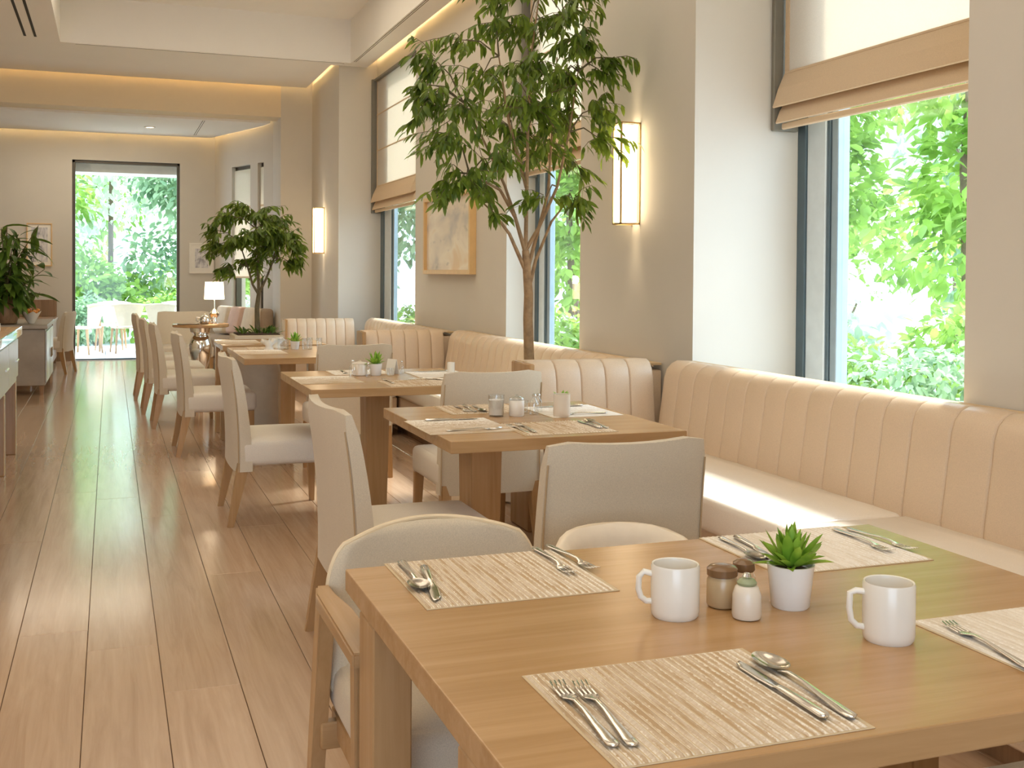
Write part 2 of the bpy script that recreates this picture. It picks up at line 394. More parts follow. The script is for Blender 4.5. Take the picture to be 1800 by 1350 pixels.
# LED strips lying in the coves (lamps: they emit)
def led(x0, x1, y0, y1, z0, where):
    bm = B(); box(bm, x0, x1, y0, y1, z0, z0 + 0.012)
    tag(obj('led_strip', bm, 'led', smooth=False), 'warm light strip hidden in the ceiling cove ' + where, 'light strip', 'cove light strips')
led(2.79, 2.81, -3.0, YS - 0.05, ZS + 0.075, 'along the window wall')
led(2.36, 2.38, 12.95, 14.60, ZS + 0.075, 'above the far wall lamp')
led(-4.8, 2.35, 14.55, 14.57, ZS + 0.075, 'in front of the cross beam')
led(-4.8, 1.38, 17.10, 17.12, 3.40, 'above the garden door')
bm = B(); box(bm, 0.1, UL - 0.25, -0.2, -0.18, 3.40, 3.412, mtx=MS); tag(obj('led_strip', bm, 'led', smooth=False), 'warm light strip hidden in the ceiling cove over the rear bay windows', 'light strip', 'cove light strips')
# linear air slots in the soffit
def slot(label, x0, x1, y0, y1, z=ZS, dark=False):
    root = thing('air_slot', label, 'vent', ((x0 + x1) / 2, (y0 + y1) / 2, z))
    w, d = (x1 - x0) / 2, (y1 - y0) / 2
    bm = B(); box(bm, -w, w, -d, d, -0.004, 0.0); obj('slot_frame', bm, 'ceiling_paint', root, smooth=False)
    if d > w:
        for s in (-1, 1):
            bm = B(); box(bm, s * w * 0.62 - w * 0.16, s * w * 0.62 + w * 0.16, -d + 0.01, d - 0.01, -0.006, -0.004); obj('slot_opening', bm, 'slot_black' if dark else 'slot_brown', root, smooth=False)
    else:
        bm = B(); box(bm, -w, w, -d * 0.3, d * 0.3, -0.006, -0.004); obj('slot_opening', bm, 'slot_brown', root, smooth=False)
slot('long double air slot in the ceiling edge beside the window wall', 2.630, 2.662, 1.0, 12.60)
slot('short double air slot in the ceiling at the upper left corner', -0.86, -0.70, 9.4, 12.50, dark=True)
slot('thin dark air slot along the far edge of the raised ceiling', -0.35, 2.55, 12.715, 12.735)
slot('grey air slot in the rear bay ceiling beside its windows', 1.15, 1.19, 15.2, 16.9, 3.33)
r_ = thing('ceiling_downlight', 'small round recessed downlight in the rear bay ceiling', 'ceiling light', (0.52, 16.2, 3.33))
bm = B(); lathe(bm, [(0.075, 0.0), (0.075, -0.008), (0.055, -0.010), (0.055, -0.002)], 24, cap=False); obj('trim_ring', bm, 'ceiling_paint', r_)
bm = B(); lathe(bm, [(0.055, -0.002), (0.055, -0.004)], 24); obj('lens', bm, 'downlight', r_)
# skirting
sk = B(); box(sk, -5.2, -0.53, YF - 0.02, YF, 0, 0.14); box(sk, 1.0, 1.48, YF - 0.02, YF, 0, 0.14); struct('baseboard_far', sk, 'skirting')
# ------------------------------------------------------------------ windows, door, blinds
def window(n, xg, y0, y1, z0, z1, w1, w2, xo):
    root = thing('window_%d' % n, kind='structure', loc=(0, 0, 0))
    f = B()
    box(f, xg, xo, y1 - w1, y1, z0, z1, 0.004); box(f, xg, xo, y0, y0 + 0.03, z0, z1, 0.004)
    box(f, xg, xo, y0, y1, z0, z0 + 0.05, 0.004); box(f, xg, xo, y0, y1, z1 - 0.05, z1, 0.004)
    obj('window_frame', f, 'aluminium_dark', root, smooth=False)
    s = B(); box(s, xg + 0.012, xo - 0.01, y1 - w1 - w2, y1 - w1, z0 + 0.05, z1 - 0.05, 0.005); obj('sash', s, 'frame_light', root, smooth=False)
    g = y1 - w1 - w2
    s = B(); box(s, xg + 0.02, xo - 0.012, g - 0.028, g, z0 + 0.05, z1 - 0.05, 0.004); obj('bead', s, 'aluminium_dark', root, smooth=False)
    s = B(); box(s, xg + 0.03, xo - 0.014, g - 0.085, g - 0.030, z0 + 0.05, z1 - 0.05, 0.004); obj('bead', s, 'aluminium', root, smooth=False)
    s = B(); box(s, (xg + xo) / 2, (xg + xo) / 2 + 0.008, y0 + 0.03, g - 0.085, z0 + 0.05, z1 - 0.05); obj('pane', s, 'window_glass', root, smooth=False)
    s = B(); box(s, XW - 0.0, xg, y0, y1, z0, z0 + 0.02); obj('window_sill', s, 'white_stone', root, smooth=False)
window(1, 3.60, 3.23, 5.24, 0.55, 3.61, 0.075, 0.165, 3.72)
window(2, 3.19, 6.765, 8.22, 0.55, 3.61, 0.06, 0.10, 3.28)
window(3, 3.03, 11.0, YS, 0.55, 3.61, 0.16, 0.30, 3.12)
def roman_blind(x, y0, y1, zt, zb, label, box_w):
    root = thing('roman_blind', label, 'blind', (0, 0, 0), group='roman blinds at the side windows')
    h = zb + 0.31
    bm = B(); nseam = max(1, int((zt - h) / 0.42)); step = (zt - h) / nseam
    for i in range(nseam):
        a = h + i * step
        box(bm, x, x + 0.004, y0 + 0.01, y1 - 0.05, a + 0.006, a + step - 0.006)
    obj('cloth_panel', bm, 'blind_cloth', root, smooth=False)
    bm = B()
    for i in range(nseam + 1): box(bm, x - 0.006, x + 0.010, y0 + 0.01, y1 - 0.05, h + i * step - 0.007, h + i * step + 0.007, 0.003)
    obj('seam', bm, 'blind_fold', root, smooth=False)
    bm = B(); box(bm, x - 0.002, x + 0.006, y1 - 0.085, y1 - 0.045, h, zt); obj('side_hem', bm, 'blind_fold', root, smooth=False)
    def fold(za, zb_, out):
        bm = B(); ring = lambda y: [Vector((x, y, za)), Vector((x - out * 0.55, y, (za + zb_) / 2 + 0.01)), Vector((x - out, y, zb_ + 0.006)), Vector((x - out + 0.006, y, zb_)), Vector((x, y, zb_ + 0.03))]
        loft(bm, [ring(y0 + 0.01), ring(y1 - 0.04)]); obj('fold', bm, 'blind_fold', root, smooth=False)
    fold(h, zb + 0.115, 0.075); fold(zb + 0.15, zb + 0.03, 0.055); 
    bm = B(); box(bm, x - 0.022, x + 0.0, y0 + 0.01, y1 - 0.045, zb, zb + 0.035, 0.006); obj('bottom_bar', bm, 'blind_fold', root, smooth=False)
    bm = B(); box(bm, x - 0.06, x + 0.10, y1 - 0.030, y1 - 0.001, zb - 0.005, zt, 0.004); obj('side_channel', bm, 'blind_box', root, smooth=False)
    bm = B(); box(bm, x - 0.04, x + 0.04, y0 + 0.002, y1 - 0.031, zt - 0.03, zt - 0.001, 0.004); obj('head_rail', bm, 'blind_box', root, smooth=False)
roman_blind(3.48, 3.235, 5.235, 3.608, 2.12, 'cream folded blind on the big window above the long banquette', 0.03)
roman_blind(3.12, 6.77, 8.215, 3.608, 2.09, 'folded cream blind half hidden by the tall tree', 0.03)
roman_blind(2.97, 11.005, YS - 0.005, 3.608, 2.03, 'cream blind with three seams on the narrow far side window', 0.03)
# rear bay windows
for n, (u0, u1) in ((4, (0.61, 1.23)), (5, (1.47, 1.66))):
    root = thing('window_%d' % n, kind='structure')
    bm = B()
    for a, b, c, d in ((u0, u0 + 0.04, 0.75, 2.86), (u1 - 0.04, u1, 0.75, 2.86), (u0, u1, 0.75, 0.80), (u0, u1, 2.81, 2.86)): box(bm, a, b, 0.06, 0.14, c, d, mtx=MS)
    obj('window_frame', bm, 'bronze', root, smooth=False)
    bm = B(); box(bm, u0 + 0.04, u1 - 0.04, 0.10, 0.105, 0.80, 2.81, mtx=MS); obj('pane', bm, 'window_glass', root, smooth=False)
    root = thing('roman_blind', ('wide cream blind lowered in the rear bay' if n == 4 else 'narrow cream blind in the rear bay beside the partition'), 'blind', group='rear bay blinds')
    bm = B()
    for z0, z1 in ((1.25, 1.74), (1.76, 2.25), (2.27, 2.80)): box(bm, u0 + 0.02, u1 - 0.02, 0.03, 0.034, z0, z1, mtx=MS)
    obj('cloth_panel', bm, 'blind_cloth', root, smooth=False)
    bm = B()
    for z in (1.24, 1.75, 2.26): box(bm, u0 + 0.02, u1 - 0.02, 0.024, 0.040, z - 0.012, z + 0.012, mtx=MS)
    obj('seam', bm, 'blind_fold', root, smooth=False)
# far glass door
root = thing('door_1', kind='structure')
bm = B(); box(bm, -0.52, -0.48, YF + 0.05, YF + 0.16, 0, 2.94, 0.004); box(bm, 0.945, 0.985, YF + 0.05, YF + 0.16, 0, 2.94, 0.004); box(bm, -0.52, 0.985, YF + 0.05, YF + 0.16, 2.90, 2.94, 0.004)
obj('door_frame', bm, 'bronze', root, smooth=False)
bm = B(); box(bm, -0.48, 0.945, YF + 0.09, YF + 0.12, 0.0, 0.02); obj('threshold', bm, 'aluminium_dark', root, smooth=False)
bm = B(); box(bm, -0.48, 0.945, YF + 0.10, YF + 0.108, 0.02, 2.90); obj('pane', bm, 'window_glass', root, smooth=False)
# ------------------------------------------------------------------ wall lamps and pictures
def sconce(x, y0, y1, z0, z1, label):
    root = thing('wall_sconce', label, 'wall lamp', (x, (y0 + y1) / 2, (z0 + z1) / 2), group='tall box wall lamps')
    w, h, d = (y1 - y0) / 2, (z1 - z0) / 2, 0.13
    bm = B(); box(bm, -0.012, 0, -w * 0.7, w * 0.7, -h * 0.95, h * 0.95, 0.003); obj('back_plate', bm, 'gold', root, smooth=False)
    bm = B(); box(bm, -d + 0.006, -0.014, -w + 0.006, w - 0.006, -h + 0.01, h - 0.01, 0.004); obj('diffuser', bm, 'sconce_glow', root, smooth=False)
    bm = B()
    for sx in (-d, -0.010):
        for sy in (-1, 1): box(bm, sx, sx + 0.010, sy * w - 0.005, sy * w + 0.005, -h, h)
    for sz in (-1, 1):
        for sy in (-1, 1): box(bm, -d, 0, sy * w - 0.005, sy * w + 0.005, sz * h - 0.005, sz * h + 0.005)
        box(bm, -d, -d + 0.010, -w, w, sz * h - 0.005, sz * h + 0.005)
    obj('frame', bm, 'gold', root, smooth=False)
    light('sconce_beam', 'SPOT', 4, WARM, (x - 0.06, (y0 + y1) / 2, z1 + 0.012), (R(180), R(-12), 0), spot_size=R(80), spot_blend=0.8, shadow_soft_size=0.04)
    light('sconce_beam', 'SPOT', 4, WARM, (x - 0.06, (y0 + y1) / 2, z0 - 0.012), (0, R(12), 0), spot_size=R(80), spot_blend=0.8, shadow_soft_size=0.04)
sconce(XW, 5.885, 5.985, 1.62, 2.215, 'glowing box wall lamp to the right of the tall tree')
sconce(XS, 13.80, 13.90, 1.56, 2.13, 'glowing box wall lamp on the far pillar')
def picture(label, w, h, mat, mtx, mount=0.0, frame='gold', dep=0.045, fw=0.022):
    root = thing('framed_picture', label, 'picture'); root.matrix_world = mtx
    bm = B()
    for a, b, c, d in ((-w / 2, -w / 2 + fw, -h / 2, h / 2), (w / 2 - fw, w / 2, -h / 2, h / 2), (-w / 2 + fw, w / 2 - fw, -h / 2, -h / 2 + fw), (-w / 2 + fw, w / 2 - fw, h / 2 - fw, h / 2)): box(bm, a, b, -dep, 0, c, d, 0.002)
    obj('frame', bm, frame, root, smooth=False)
    bm = B(); box(bm, -w / 2 + fw, w / 2 - fw, -dep * 0.5, -0.002, -h / 2 + fw, h / 2 - fw)
    if mount:
        obj('mount', bm, 'paper', root, smooth=False); bm = B(); box(bm, -w / 2 + mount, w / 2 - mount, -dep * 0.5 - 0.003, -dep * 0.5, -h / 2 + mount, h / 2 - mount)
    obj('artwork', bm, mat, root, smooth=False)
RX = lambda x, y, z: Matrix.Translation((x, y, z)) @ Matrix.Rotation(R(-90), 4, 'Z')
RYm = lambda x, y, z: Matrix.Translation((x, y, z))
plain('frame_wood', rgb(222, 184, 128), 0.4)
picture('large pale framed watercolour on the wall behind the tall tree', 1.50, 0.74, 'watercolour', RX(XW, 9.74, 1.68), frame='frame_wood', dep=0.06, fw=0.04)
picture('small white framed sketch on the far wall right of the garden door', 0.36, 0.46, 'sketch', RYm(1.30, YF, 1.52), mount=0.085, frame='paper', dep=0.03)
picture('thin framed print on the far wall behind the leafy vase', 0.34, 0.62, 'sketch', RYm(-0.96, YF, 1.69), mount=0.06, frame='frame_wood', dep=0.03, fw=0.015)
picture('small framed print hung beside the far tree on the partition edge', 0.30, 0.62, 'sketch', Matrix.Translation((2.113, 15.1, 1.75)) @ Matrix.Rotation(R(-90), 4, 'Z'), mount=0.05, frame='bronze', dep=0.03, fw=0.02)
# ------------------------------------------------------------------ banquettes
def channel_mesh(w, H, t=0.22, zb=0.45):
    prof = [(t, zb - 0.04), (t + 0.004, zb + 0.02), (t - 0.012, zb + 0.14), (t - 0.028, H - 0.16), (t - 0.036, H - 0.09), (t - 0.05, H - 0.045), (t - 0.078, H - 0.014), (t - 0.11, H), (t - 0.15, H - 0.002), (t - 0.17, H - 0.02)]
    us = [(-1, -0.010), (-0.955, -0.001), (-0.86, 0.0015), (-0.3, 0.004), (0.3, 0.004), (0.86, 0.0015), (0.955, -0.001), (1, -0.010)]
    bm = B(); grid = []
    for i, (n, z) in enumerate(prof):
        a = prof[max(0, i - 1)]; b = prof[min(len(prof) - 1, i + 1)]
        tn, tz = b[0] - a[0], b[1] - a[1]; l = math.hypot(tn, tz); nn, nz = tz / l, -tn / l
        grid.append([bm.verts.new((u * w / 2, -(n + nn * o), z + nz * o)) for u, o in us])
    for i in range(len(grid) - 1):
        for j in range(len(us) - 1): bm.faces.new((grid[i][j], grid[i][j + 1], grid[i + 1][j + 1], grid[i + 1][j]))
    me = mesh_from(bm, 'all', 'back_channel'); me.materials.append(M['banquette_leather']); return me
def banquette(label, loc, rotz, L, H, n, seat=None, seat_front=0.75, shift=0.0, ends=True, wood_end=False, t=0.22):
    """local x along the back, local -y towards the sitter, y=0 the back's rear face"""
    root = thing('banquette', label, 'banquette', loc, rotz)
    bm = B(); box(bm, -L / 2, L / 2, -t + 0.055, 0, 0.10, H - 0.045, 0.012, 2); obj('back_body', bm, 'banquette_leather', root)
    me = channel_mesh(L / n, H, t)
    for i in range(n): obj('back_channel', me, 'banquette_leather', root, (-L / 2 + L / n * (i + 0.5), 0, 0))
    bm = B(); box(bm, -L / 2, L / 2, -0.085, -0.001, H - 0.018, H - 0.004, 0.003); obj('top_ledge', bm, 'linen_tan', root)
    if seat:
        for a, b in seat:
            s = rbox(b - a, seat_front - t + 0.06, 0.14, 0.028, 3, 0.31, (a + b) / 2, -(seat_front + t - 0.06) / 2, 0.012)
            obj('seat_cushion', s, 'seat_leather', root, smooth='all')
        a, b = min(q[0] for q in seat), max(q[1] for q in seat)
        bm = B(); box(bm, a, b, -seat_front + 0.02, -t, 0.09, 0.312, 0.008); obj('seat_base', bm, 'banquette_leather', root)
        bm = B(); box(bm, a + 0.02, b - 0.02, -seat_front + 0.09, -t, 0.0, 0.09); obj('plinth', bm, 'oak_dark', root, smooth=False)
    bm = B(); box(bm, -L / 2 + 0.01, L / 2 - 0.01, -t + 0.07, -0.01, 0.0, 0.10); obj('back_plinth', bm, 'oak_dark', root, smooth=False)
    if wood_end:
        bm = B(); box(bm, -L / 2 - 0.03, -L / 2, -t - 0.01, 0.0, 0.0, H - 0.006, 0.006); obj('end_panel', bm, 'oak_z', root)
    return root
RW = R(-90)
banquette('long ribbed banquette under the big window, nearest the front table', (XW - 0.01, 2.28, 0), RW, 2.0, 0.865, 10, [(-1.0, 1.0)])
banquette('ribbed window banquette running back to the short divider bench', (XW - 0.01, 4.24, 0), RW, 1.92, 0.865, 12, [(-0.96, 0.96)])
banquette('short ribbed divider bench in front of the tall tree', (2.385, 5.50, 0), 0, 0.70, 0.865, 5, [(-0.35, -0.20)], seat_front=0.78, wood_end=True, t=0.26)
banquette('ribbed wall banquette behind the tall tree', (XW - 0.01, 7.36, 0), RW, 3.58, 0.825, 23, [(-1.7, 0.8)])
banquette('second ribbed divider bench, halfway down the window wall', (2.385, 9.42, 0), 0, 0.70, 0.825, 6, [(-0.35, -0.20)], wood_end=True, t=0.24)
banquette('ribbed wall banquette under the narrow far side window', (XW - 0.02, 10.98, 0), RW, 2.96, 0.80, 20, [(-1.3, 1.4)])
banquette('farthest ribbed divider bench below the far wall lamp', (2.24, 12.62, 0), 0, 0.76, 0.795, 7, None, wood_end=True, t=0.24)
# ------------------------------------------------------------------ chairs
def back_loft(w, zb, zt, yb, yt, tb, tt, curve, ztop_dip=0.0, n=9, corner=0.03, m=9):
    """upholstered back, sitter on +y; concave toward the sitter"""
    bm = B(); rings = []
    for j in range(m + 1):
        f = j / m; z = zb + (zt - zb) * f; y = yb + (yt - yb) * (0.25 * f + 0.75 * f * f); t = tb + (tt - tb) * f
        ww = w * (1.0 - 0.03 * f)
        if j == m: t *= 0.55; ww -= 0.012
        fr, bk = [], []
        for i in range(n):
            u = -1 + 2 * i / (n - 1); c = curve * u * u * (0.35 + 0.65 * f)
            e = 1.0 if abs(u) < 0.99 else 0.62
            zz = z - (ztop_dip * (1 - u * u) + (corner * 0.5 if abs(u) > 0.99 else 0)) * (f ** 4)
            fr.append(Vector((u * ww / 2, y + c + t / 2 * e, zz))); bk.append(Vector((u * ww / 2, y + c - t / 2 * e, zz)))
        rings.append(fr + bk[::-1])
    loft(bm, rings); return bm
def seam_path(w, zb, zt, yb, yt, tb, tt, curve, side, m=9):
    pts = []
    for j in range(m):
        f = j / m; z = zb + (zt - zb) * f; y = yb + (yt - yb) * (0.25 * f + 0.75 * f * f); t = tb + (tt - tb) * f
        pts.append(Vector((side * (w / 2 * (1 - 0.03 * f) * 0.985), y + curve * (0.35 + 0.65 * f) - t / 2 * 0.78, z)))
    return pts
def dining_chair(w=0.55, d=0.50, H=0.88):
    root = thing('dining_chair', 'x', 'chair', group='upholstered dining chairs')
    obj('seat', rbox(w, d, 0.135, 0.03, 3, 0.312, 0, 0.01, 0.012), 'linen_light', root, smooth='all')
    a = (w, 0.285, H, -d / 2 + 0.03, -d / 2 - 0.055, 0.105, 0.060, 0.035)
    bk = obj('backrest', back_loft(*a, ztop_dip=0.012), 'linen', root)
    for s in (-1, 1):
        bm = B(); tube(bm, seam_path(*a, s), 0.0028, 6); obj('piping', bm, 'piping_dark', bk)
    for s in (-1, 1):
        obj('leg', leg_bm(s * (w / 2 - 0.03), d / 2 - 0.03, 0.315, 0.046, 0.046, s * (w / 2 - 0.022), d / 2 - 0.022, 0, 0.030, 0.030), 'oak_z', root)
        obj('leg', leg_bm(s * (w / 2 - 0.03), -d / 2 + 0.03, 0.33, 0.050, 0.062, s * (w / 2 - 0.022), -d / 2 - 0.035, 0, 0.030, 0.032), 'oak_z', root)
    return root
CW = dining_chair(0.66, 0.55, 0.885); CN = dining_chair(0.50, 0.52, 0.87); CM = dining_chair(0.60, 0.50, 0.88); CO = dining_chair(0.62, 0.52, 0.845)
E_ = R(-90)     # facing +x
USED = set()
def use(c, loc, rot, label):
    if c.name in USED: c = dup(c)
    USED.add(c.name); c.location = loc; c.rotation_euler = (0, 0, rot); c['label'] = label; return c
use(CW, (1.00, 3.74, 0), E_, 'wide beige dining chair at the left side of the second table')
use(CN, (1.345, 3.03, 0), 0, 'beige dining chair with its back turned, between the first and second tables')
use(CM, (0.87, 6.10, 0), E_, 'cream dining chair at the left side of the third table')
use(CN, (1.69, 5.16, 0), 0, 'pale dining chair behind the second table, tucked under the third')
use(CM, (0.74, 8.42, 0), E_, 'cream dining chair at the left side of the fourth table')
use(CN, (1.47, 7.22, 0), 0, 'beige dining chair between the third and fourth tables, back turned')
use(CM, (0.63, 9.95, 0), E_, 'chair just beyond the fourth table, nearest of the far row by the aisle')
use(CM, (0.575, 10.95, 0), E_, 'middle chair of the far row beside the aisle')
use(CM, (0.53, 12.15, 0), E_, 'last cream chair of the aisle row, beside the round table')
use(CO, (0.83, 13.55, 0), R(180), 'wide beige chair behind the round table, near the garden door')
# armchair at the near table
def armchair():
    root = thing('armchair', 'beige round-backed wooden armchair tucked under the far left of the front table', 'chair', (0.705, 2.26, 0), R(180))
    w = 0.50
    # local +y is the sitter's front; shell back with rounded top corners
    bm = B(); rings = []; m, n = 24, 17; zb, zt = 0.37, 0.728
    for j in range(m + 1):
        f = j / m; z = zb + (zt - zb) * f; y = -0.185 - 0.055 * f; t = 0.050 - 0.016 * f
        k = 1.0
        if f > 0.62: q = (f - 0.62) / 0.38; k = 1 - 0.30 * (1 - math.sqrt(max(0, 1 - q * q)))
        if f < 0.12: k *= 0.9 + 0.1 * f / 0.12
        if j in (0, m): t *= 0.45
        fr, bk = [], []
        for i in range(n):
            u = -1 + 2 * i / (n - 1); c = 0.055 * u * u; e = 1.0 if abs(u) < 0.99 else 0.4
            zz = z + (0.022 * (1 - u * u) - 0.008) * max(0, (f - 0.5) * 2) ** 2
            fr.append(Vector((u * w * k / 2, y + c + t / 2 * e, zz))); bk.append(Vector((u * w * k / 2, y + c - t / 2 * e, zz)))
        rings.append(fr + bk[::-1])
    loft(bm, rings); back = obj('backrest', bm, 'linen', root, smooth='all')
    bm = B(); path = []
    for i in range(n): path.append((rings[0][i] + rings[0][2 * n - 1 - i]) / 2)
    left = [(r[n - 1] + r[n]) / 2 for r in rings]; right = [(r[0] + r[2 * n - 1]) / 2 for r in rings]
    top = [(rings[-1][i] + rings[-1][2 * n - 1 - i]) / 2 for i in range(n)]
    loop = right + top[1:-1] + left[::-1]
    tube(bm, [p + Vector((0, -0.006, 0.002)) for p in loop], 0.006, 8); obj('piping', bm, 'piping', back)
    obj('seat', rbox(0.49, 0.50, 0.11, 0.035, 3, 0.345, 0, 0.035, 0.018), 'linen', root, smooth='all')
    bm = B(); box(bm, -0.235, 0.235, -0.20, 0.27, 0.285, 0.346, 0.006); obj('seat_frame', bm, 'oak_x', root)
    for s in (-1, 1):
        x = s * 0.268
        obj('leg', leg_bm(x, -0.10, 0.60, 0.034, 0.060, x + s * 0.004, -0.245, 0.0, 0.030, 0.045), 'oak_z', root)
        obj('leg', leg_bm(x, 0.26, 0.60, 0.034, 0.045, x, 0.285, 0.0, 0.030, 0.032), 'oak_z', root)
        bm = B(); rg = lambda y, z, ww, t, xo: [Vector((x + xo - ww / 2, y, z - t / 2)), Vector((x + xo + ww / 2, y, z - t / 2)), Vector((x + xo + ww / 2, y, z + t / 2)), Vector((x + xo - ww / 2, y, z + t / 2))]
        loft(bm, [rg(-0.165, 0.612, 0.030, 0.03, -s * 0.006), rg(-0.10, 0.612, 0.042, 0.032, 0), rg(0.02, 0.615, 0.056, 0.032, -s * 0.004), rg(0.16, 0.617, 0.058, 0.030, -s * 0.004), rg(0.30, 0.615, 0.05, 0.028, 0)])
        bmesh.ops.bevel(bm, geom=[e for e in bm.edges], offset=0.004, segments=2, affect='EDGES'); obj('arm', bm, 'oak_y', root)
    bm = B(); box(bm, -0.27, 0.27, -0.165, -0.135, 0.27, 0.33, 0.004); obj('back_rail', bm, 'oak_x', root)
armchair()
def tub_seat(loc):
    root = thing('low_tub_chair', 'low white rounded tub seat just showing over the front table edge', 'chair', loc, R(180))
    bm = B(); rings = []
    for j in range(9):
        f = j / 8; z = 0.40 + 0.27 * f; r0, r1 = 0.215, 0.165
        if j == 8: r0, r1 = 0.20, 0.18
        a = [R(180 + 200 * (i / 16 - 0.5) + 90) for i in range(17)]
        dz = lambda i: -0.10 * (abs(i - 8) / 8) ** 3 * f
        rings.append([Vector((r0 * math.cos(t), r0 * math.sin(t), z + dz(i))) for i, t in enumerate(a)] + [Vector((r1 * math.cos(t), r1 * math.sin(t), z + dz(i))) for i, t in reversed(list(enumerate(a)))])
    loft(bm, rings); obj('backrest', bm, 'cushion_cream', root, smooth='all')
    bm = B(); lathe(bm, [(0.20, 0.30), (0.212, 0.33), (0.212, 0.40), (0.195, 0.43), (0.10, 0.44)], 28); obj('seat', bm, 'cushion_cream', root)
    for i in range(4):
        a = PI / 4 + i * PI / 2; c, s = math.cos(a), math.sin(a)
        obj('leg', leg_bm(0.14 * c, 0.14 * s, 0.31, 0.036, 0.036, 0.165 * c, 0.165 * s, 0, 0.026, 0.026), 'oak_z', root)
tub_seat((1.215, 2.42, 0))
use(CM, (1.50, 1.315, 0), 0, 'cream dining chair pushed in at the near right of the front table').scale = (0.92, 1, 0.98)
# ------------------------------------------------------------------ tables
TT = 0.042
def top_mesh(w, d, z=0.75, t=TT): 
    bm = B(); box(bm, -w / 2, w / 2, -d / 2, d / 2, z - t, z, 0.0025, 2); return bm
def leg_table(label, x0, x1, y0, y1, lw=0.07):
    root = thing('dining_table', label, 'table', ((x0 + x1) / 2, (y0 + y1) / 2, 0), group='oak dining tables')
    w, d = x1 - x0, y1 - y0
    obj('tabletop', top_mesh(w, d), 'oak_x', root, smooth=False)
    for sx in (-1, 1):
        for sy in (-1, 1):
            bm = B(); cx, cy = sx * (w / 2 - lw / 2 - 0.0), sy * (d / 2 - 0.15 - lw / 2)
            box(bm, cx - lw / 2, cx + lw / 2, cy - lw / 2 - 0.02, cy + lw / 2 + 0.02, 0, 0.75 - TT, 0.003); obj('leg', bm, 'oak_z', root, smooth=False)
    return root
def pedestal_table(label, x0, x1, y0, y1, cols, cw=0.13, cd=0.16):
    root = thing('dining_table', label, 'table', ((x0 + x1) / 2, (y0 + y1) / 2, 0), group='oak dining tables')
    w, d = x1 - x0, y1 - y0; mx, my = (x0 + x1) / 2, (y0 + y1) / 2
    obj('tabletop', top_mesh(w, d), 'oak_x', root, smooth=False)
    for x, y in cols:
        obj('pedestal', leg_bm(x - mx, y - my, 0.75 - TT, cw, cd, x - mx, y - my, 0.012, cw * 0.78, cd * 0.9), 'oak_z', root)
        bm = B(); box(bm, x - mx - 0.2, x - mx + 0.2, y - my - 0.2, y - my + 0.2, 0, 0.012, 0.003); obj('base_plate', bm, 'black_steel', root, smooth=False)
    bm = B(); box(bm, -w * 0.36, w * 0.36, -0.05, 0.05, 0.75 - TT - 0.03, 0.75 - TT); obj('under_rail', bm, 'oak_dark', root, smooth=False)
    return root
leg_table('large oak table in the front with four striped placemats', 0.425, 1.64, 1.12, 2.09)
pedestal_table('second oak table from the front, on two slab pedestals', 1.083, 1.985, 3.56, 4.54, [(1.36, 4.08), (1.72, 4.08)])
pedestal_table('third oak table from the front, holding a small spiky plant beside a white card', 0.915, 1.87, 5.34, 6.36, [(1.34, 5.82)])
pedestal_table('fourth oak table from the front, behind the third', 0.828, 1.80, 7.38, 8.52, [(1.18, 7.90), (1.50, 7.95)], 0.11, 0.14)
leg_table('small oak table just past the fourth one, beside the beige planter', 0.815, 1.62, 8.72, 9.52, 0.05)
root = thing('round_table', 'round pale table with a lamp, on a silver urn shaped foot', 'table', (0.93, 12.45, 0))
bm = B(); lathe(bm, [(0.29, 0.715), (0.30, 0.722), (0.30, 0.745), (0.292, 0.75)], 36); obj('tabletop', bm, 'oak_x', root)
bm = B(); lathe(bm, [(0.17, 0.0), (0.17, 0.03), (0.06, 0.06), (0.045, 0.16), (0.07, 0.26), (0.115, 0.42), (0.125, 0.52), (0.10, 0.60), (0.07, 0.63), (0.11, 0.66), (0.12, 0.715)], 28); obj('urn_foot', bm, 'silver', root)
# ------------------------------------------------------------------ left side: buffet counter, cabinets, chairs
root = thing('buffet_counter', 'pale buffet counter with a thin glass edge at the left edge of the view', 'counter', (-1.02, 6.72, 0))
bm = B(); box(bm, -0.42, 0.41, -2.0, 2.0, 0.855, 0.91, 0.004); obj('countertop', bm, 'oak_y', root, smooth=False)
bm = B(); box(bm, 0.411, 0.420, -2.0, 2.0, 0.852, 0.913, 0.002); obj('edge_band', bm, 'clear_glass', root, smooth=False)
bm = B(); box(bm, -0.40, 0.385, -1.96, 1.97, 0.52, 0.855, 0.004); obj('drawer_case', bm, 'pewter', root, smooth=False)
for i in range(5):
    bm = B(); box(bm, 0.385, 0.398, -1.94 + i * 0.78, -1.94 + i * 0.78 + 0.76, 0.56, 0.83, 0.005); dr = obj('drawer', bm, 'pewter', root, smooth=False)
    bm = B(); tube(bm, [(0.42, -1.94 + i * 0.78 + 0.3, 0.70), (0.42, -1.94 + i * 0.78 + 0.46, 0.70)], 0.007, 8); obj('handle', bm, 'steel', dr)
for y in (-1.95, -0.98, 0.0, 0.98, 1.88):
    bm = B(); box(bm, 0.31, 0.385, y, y + 0.09, 0.0, 0.52, 0.004); obj('leg', bm, 'oak_z', root, smooth=False)
    bm = B(); box(bm, -0.40, -0.32, y, y + 0.09, 0.0, 0.52, 0.004); obj('leg', bm, 'oak_z', root, smooth=False)
bm = B(); box(bm, -0.395, -0.385, -1.9, 1.9, 0.04, 0.52); obj('back_panel', bm, 'oak_y', root, smooth=False)
root = thing('side_cabinet', 'low grey brushed cabinet carrying the leafy vase, beyond the buffet', 'cabinet', (-0.98, 13.35, 0))
bm = B(); box(bm, -0.36, 0.36, -0.76, 0.76, 0.70, 0.745, 0.005); obj('cabinet_top', bm, 'grey_wood', root, smooth=False)
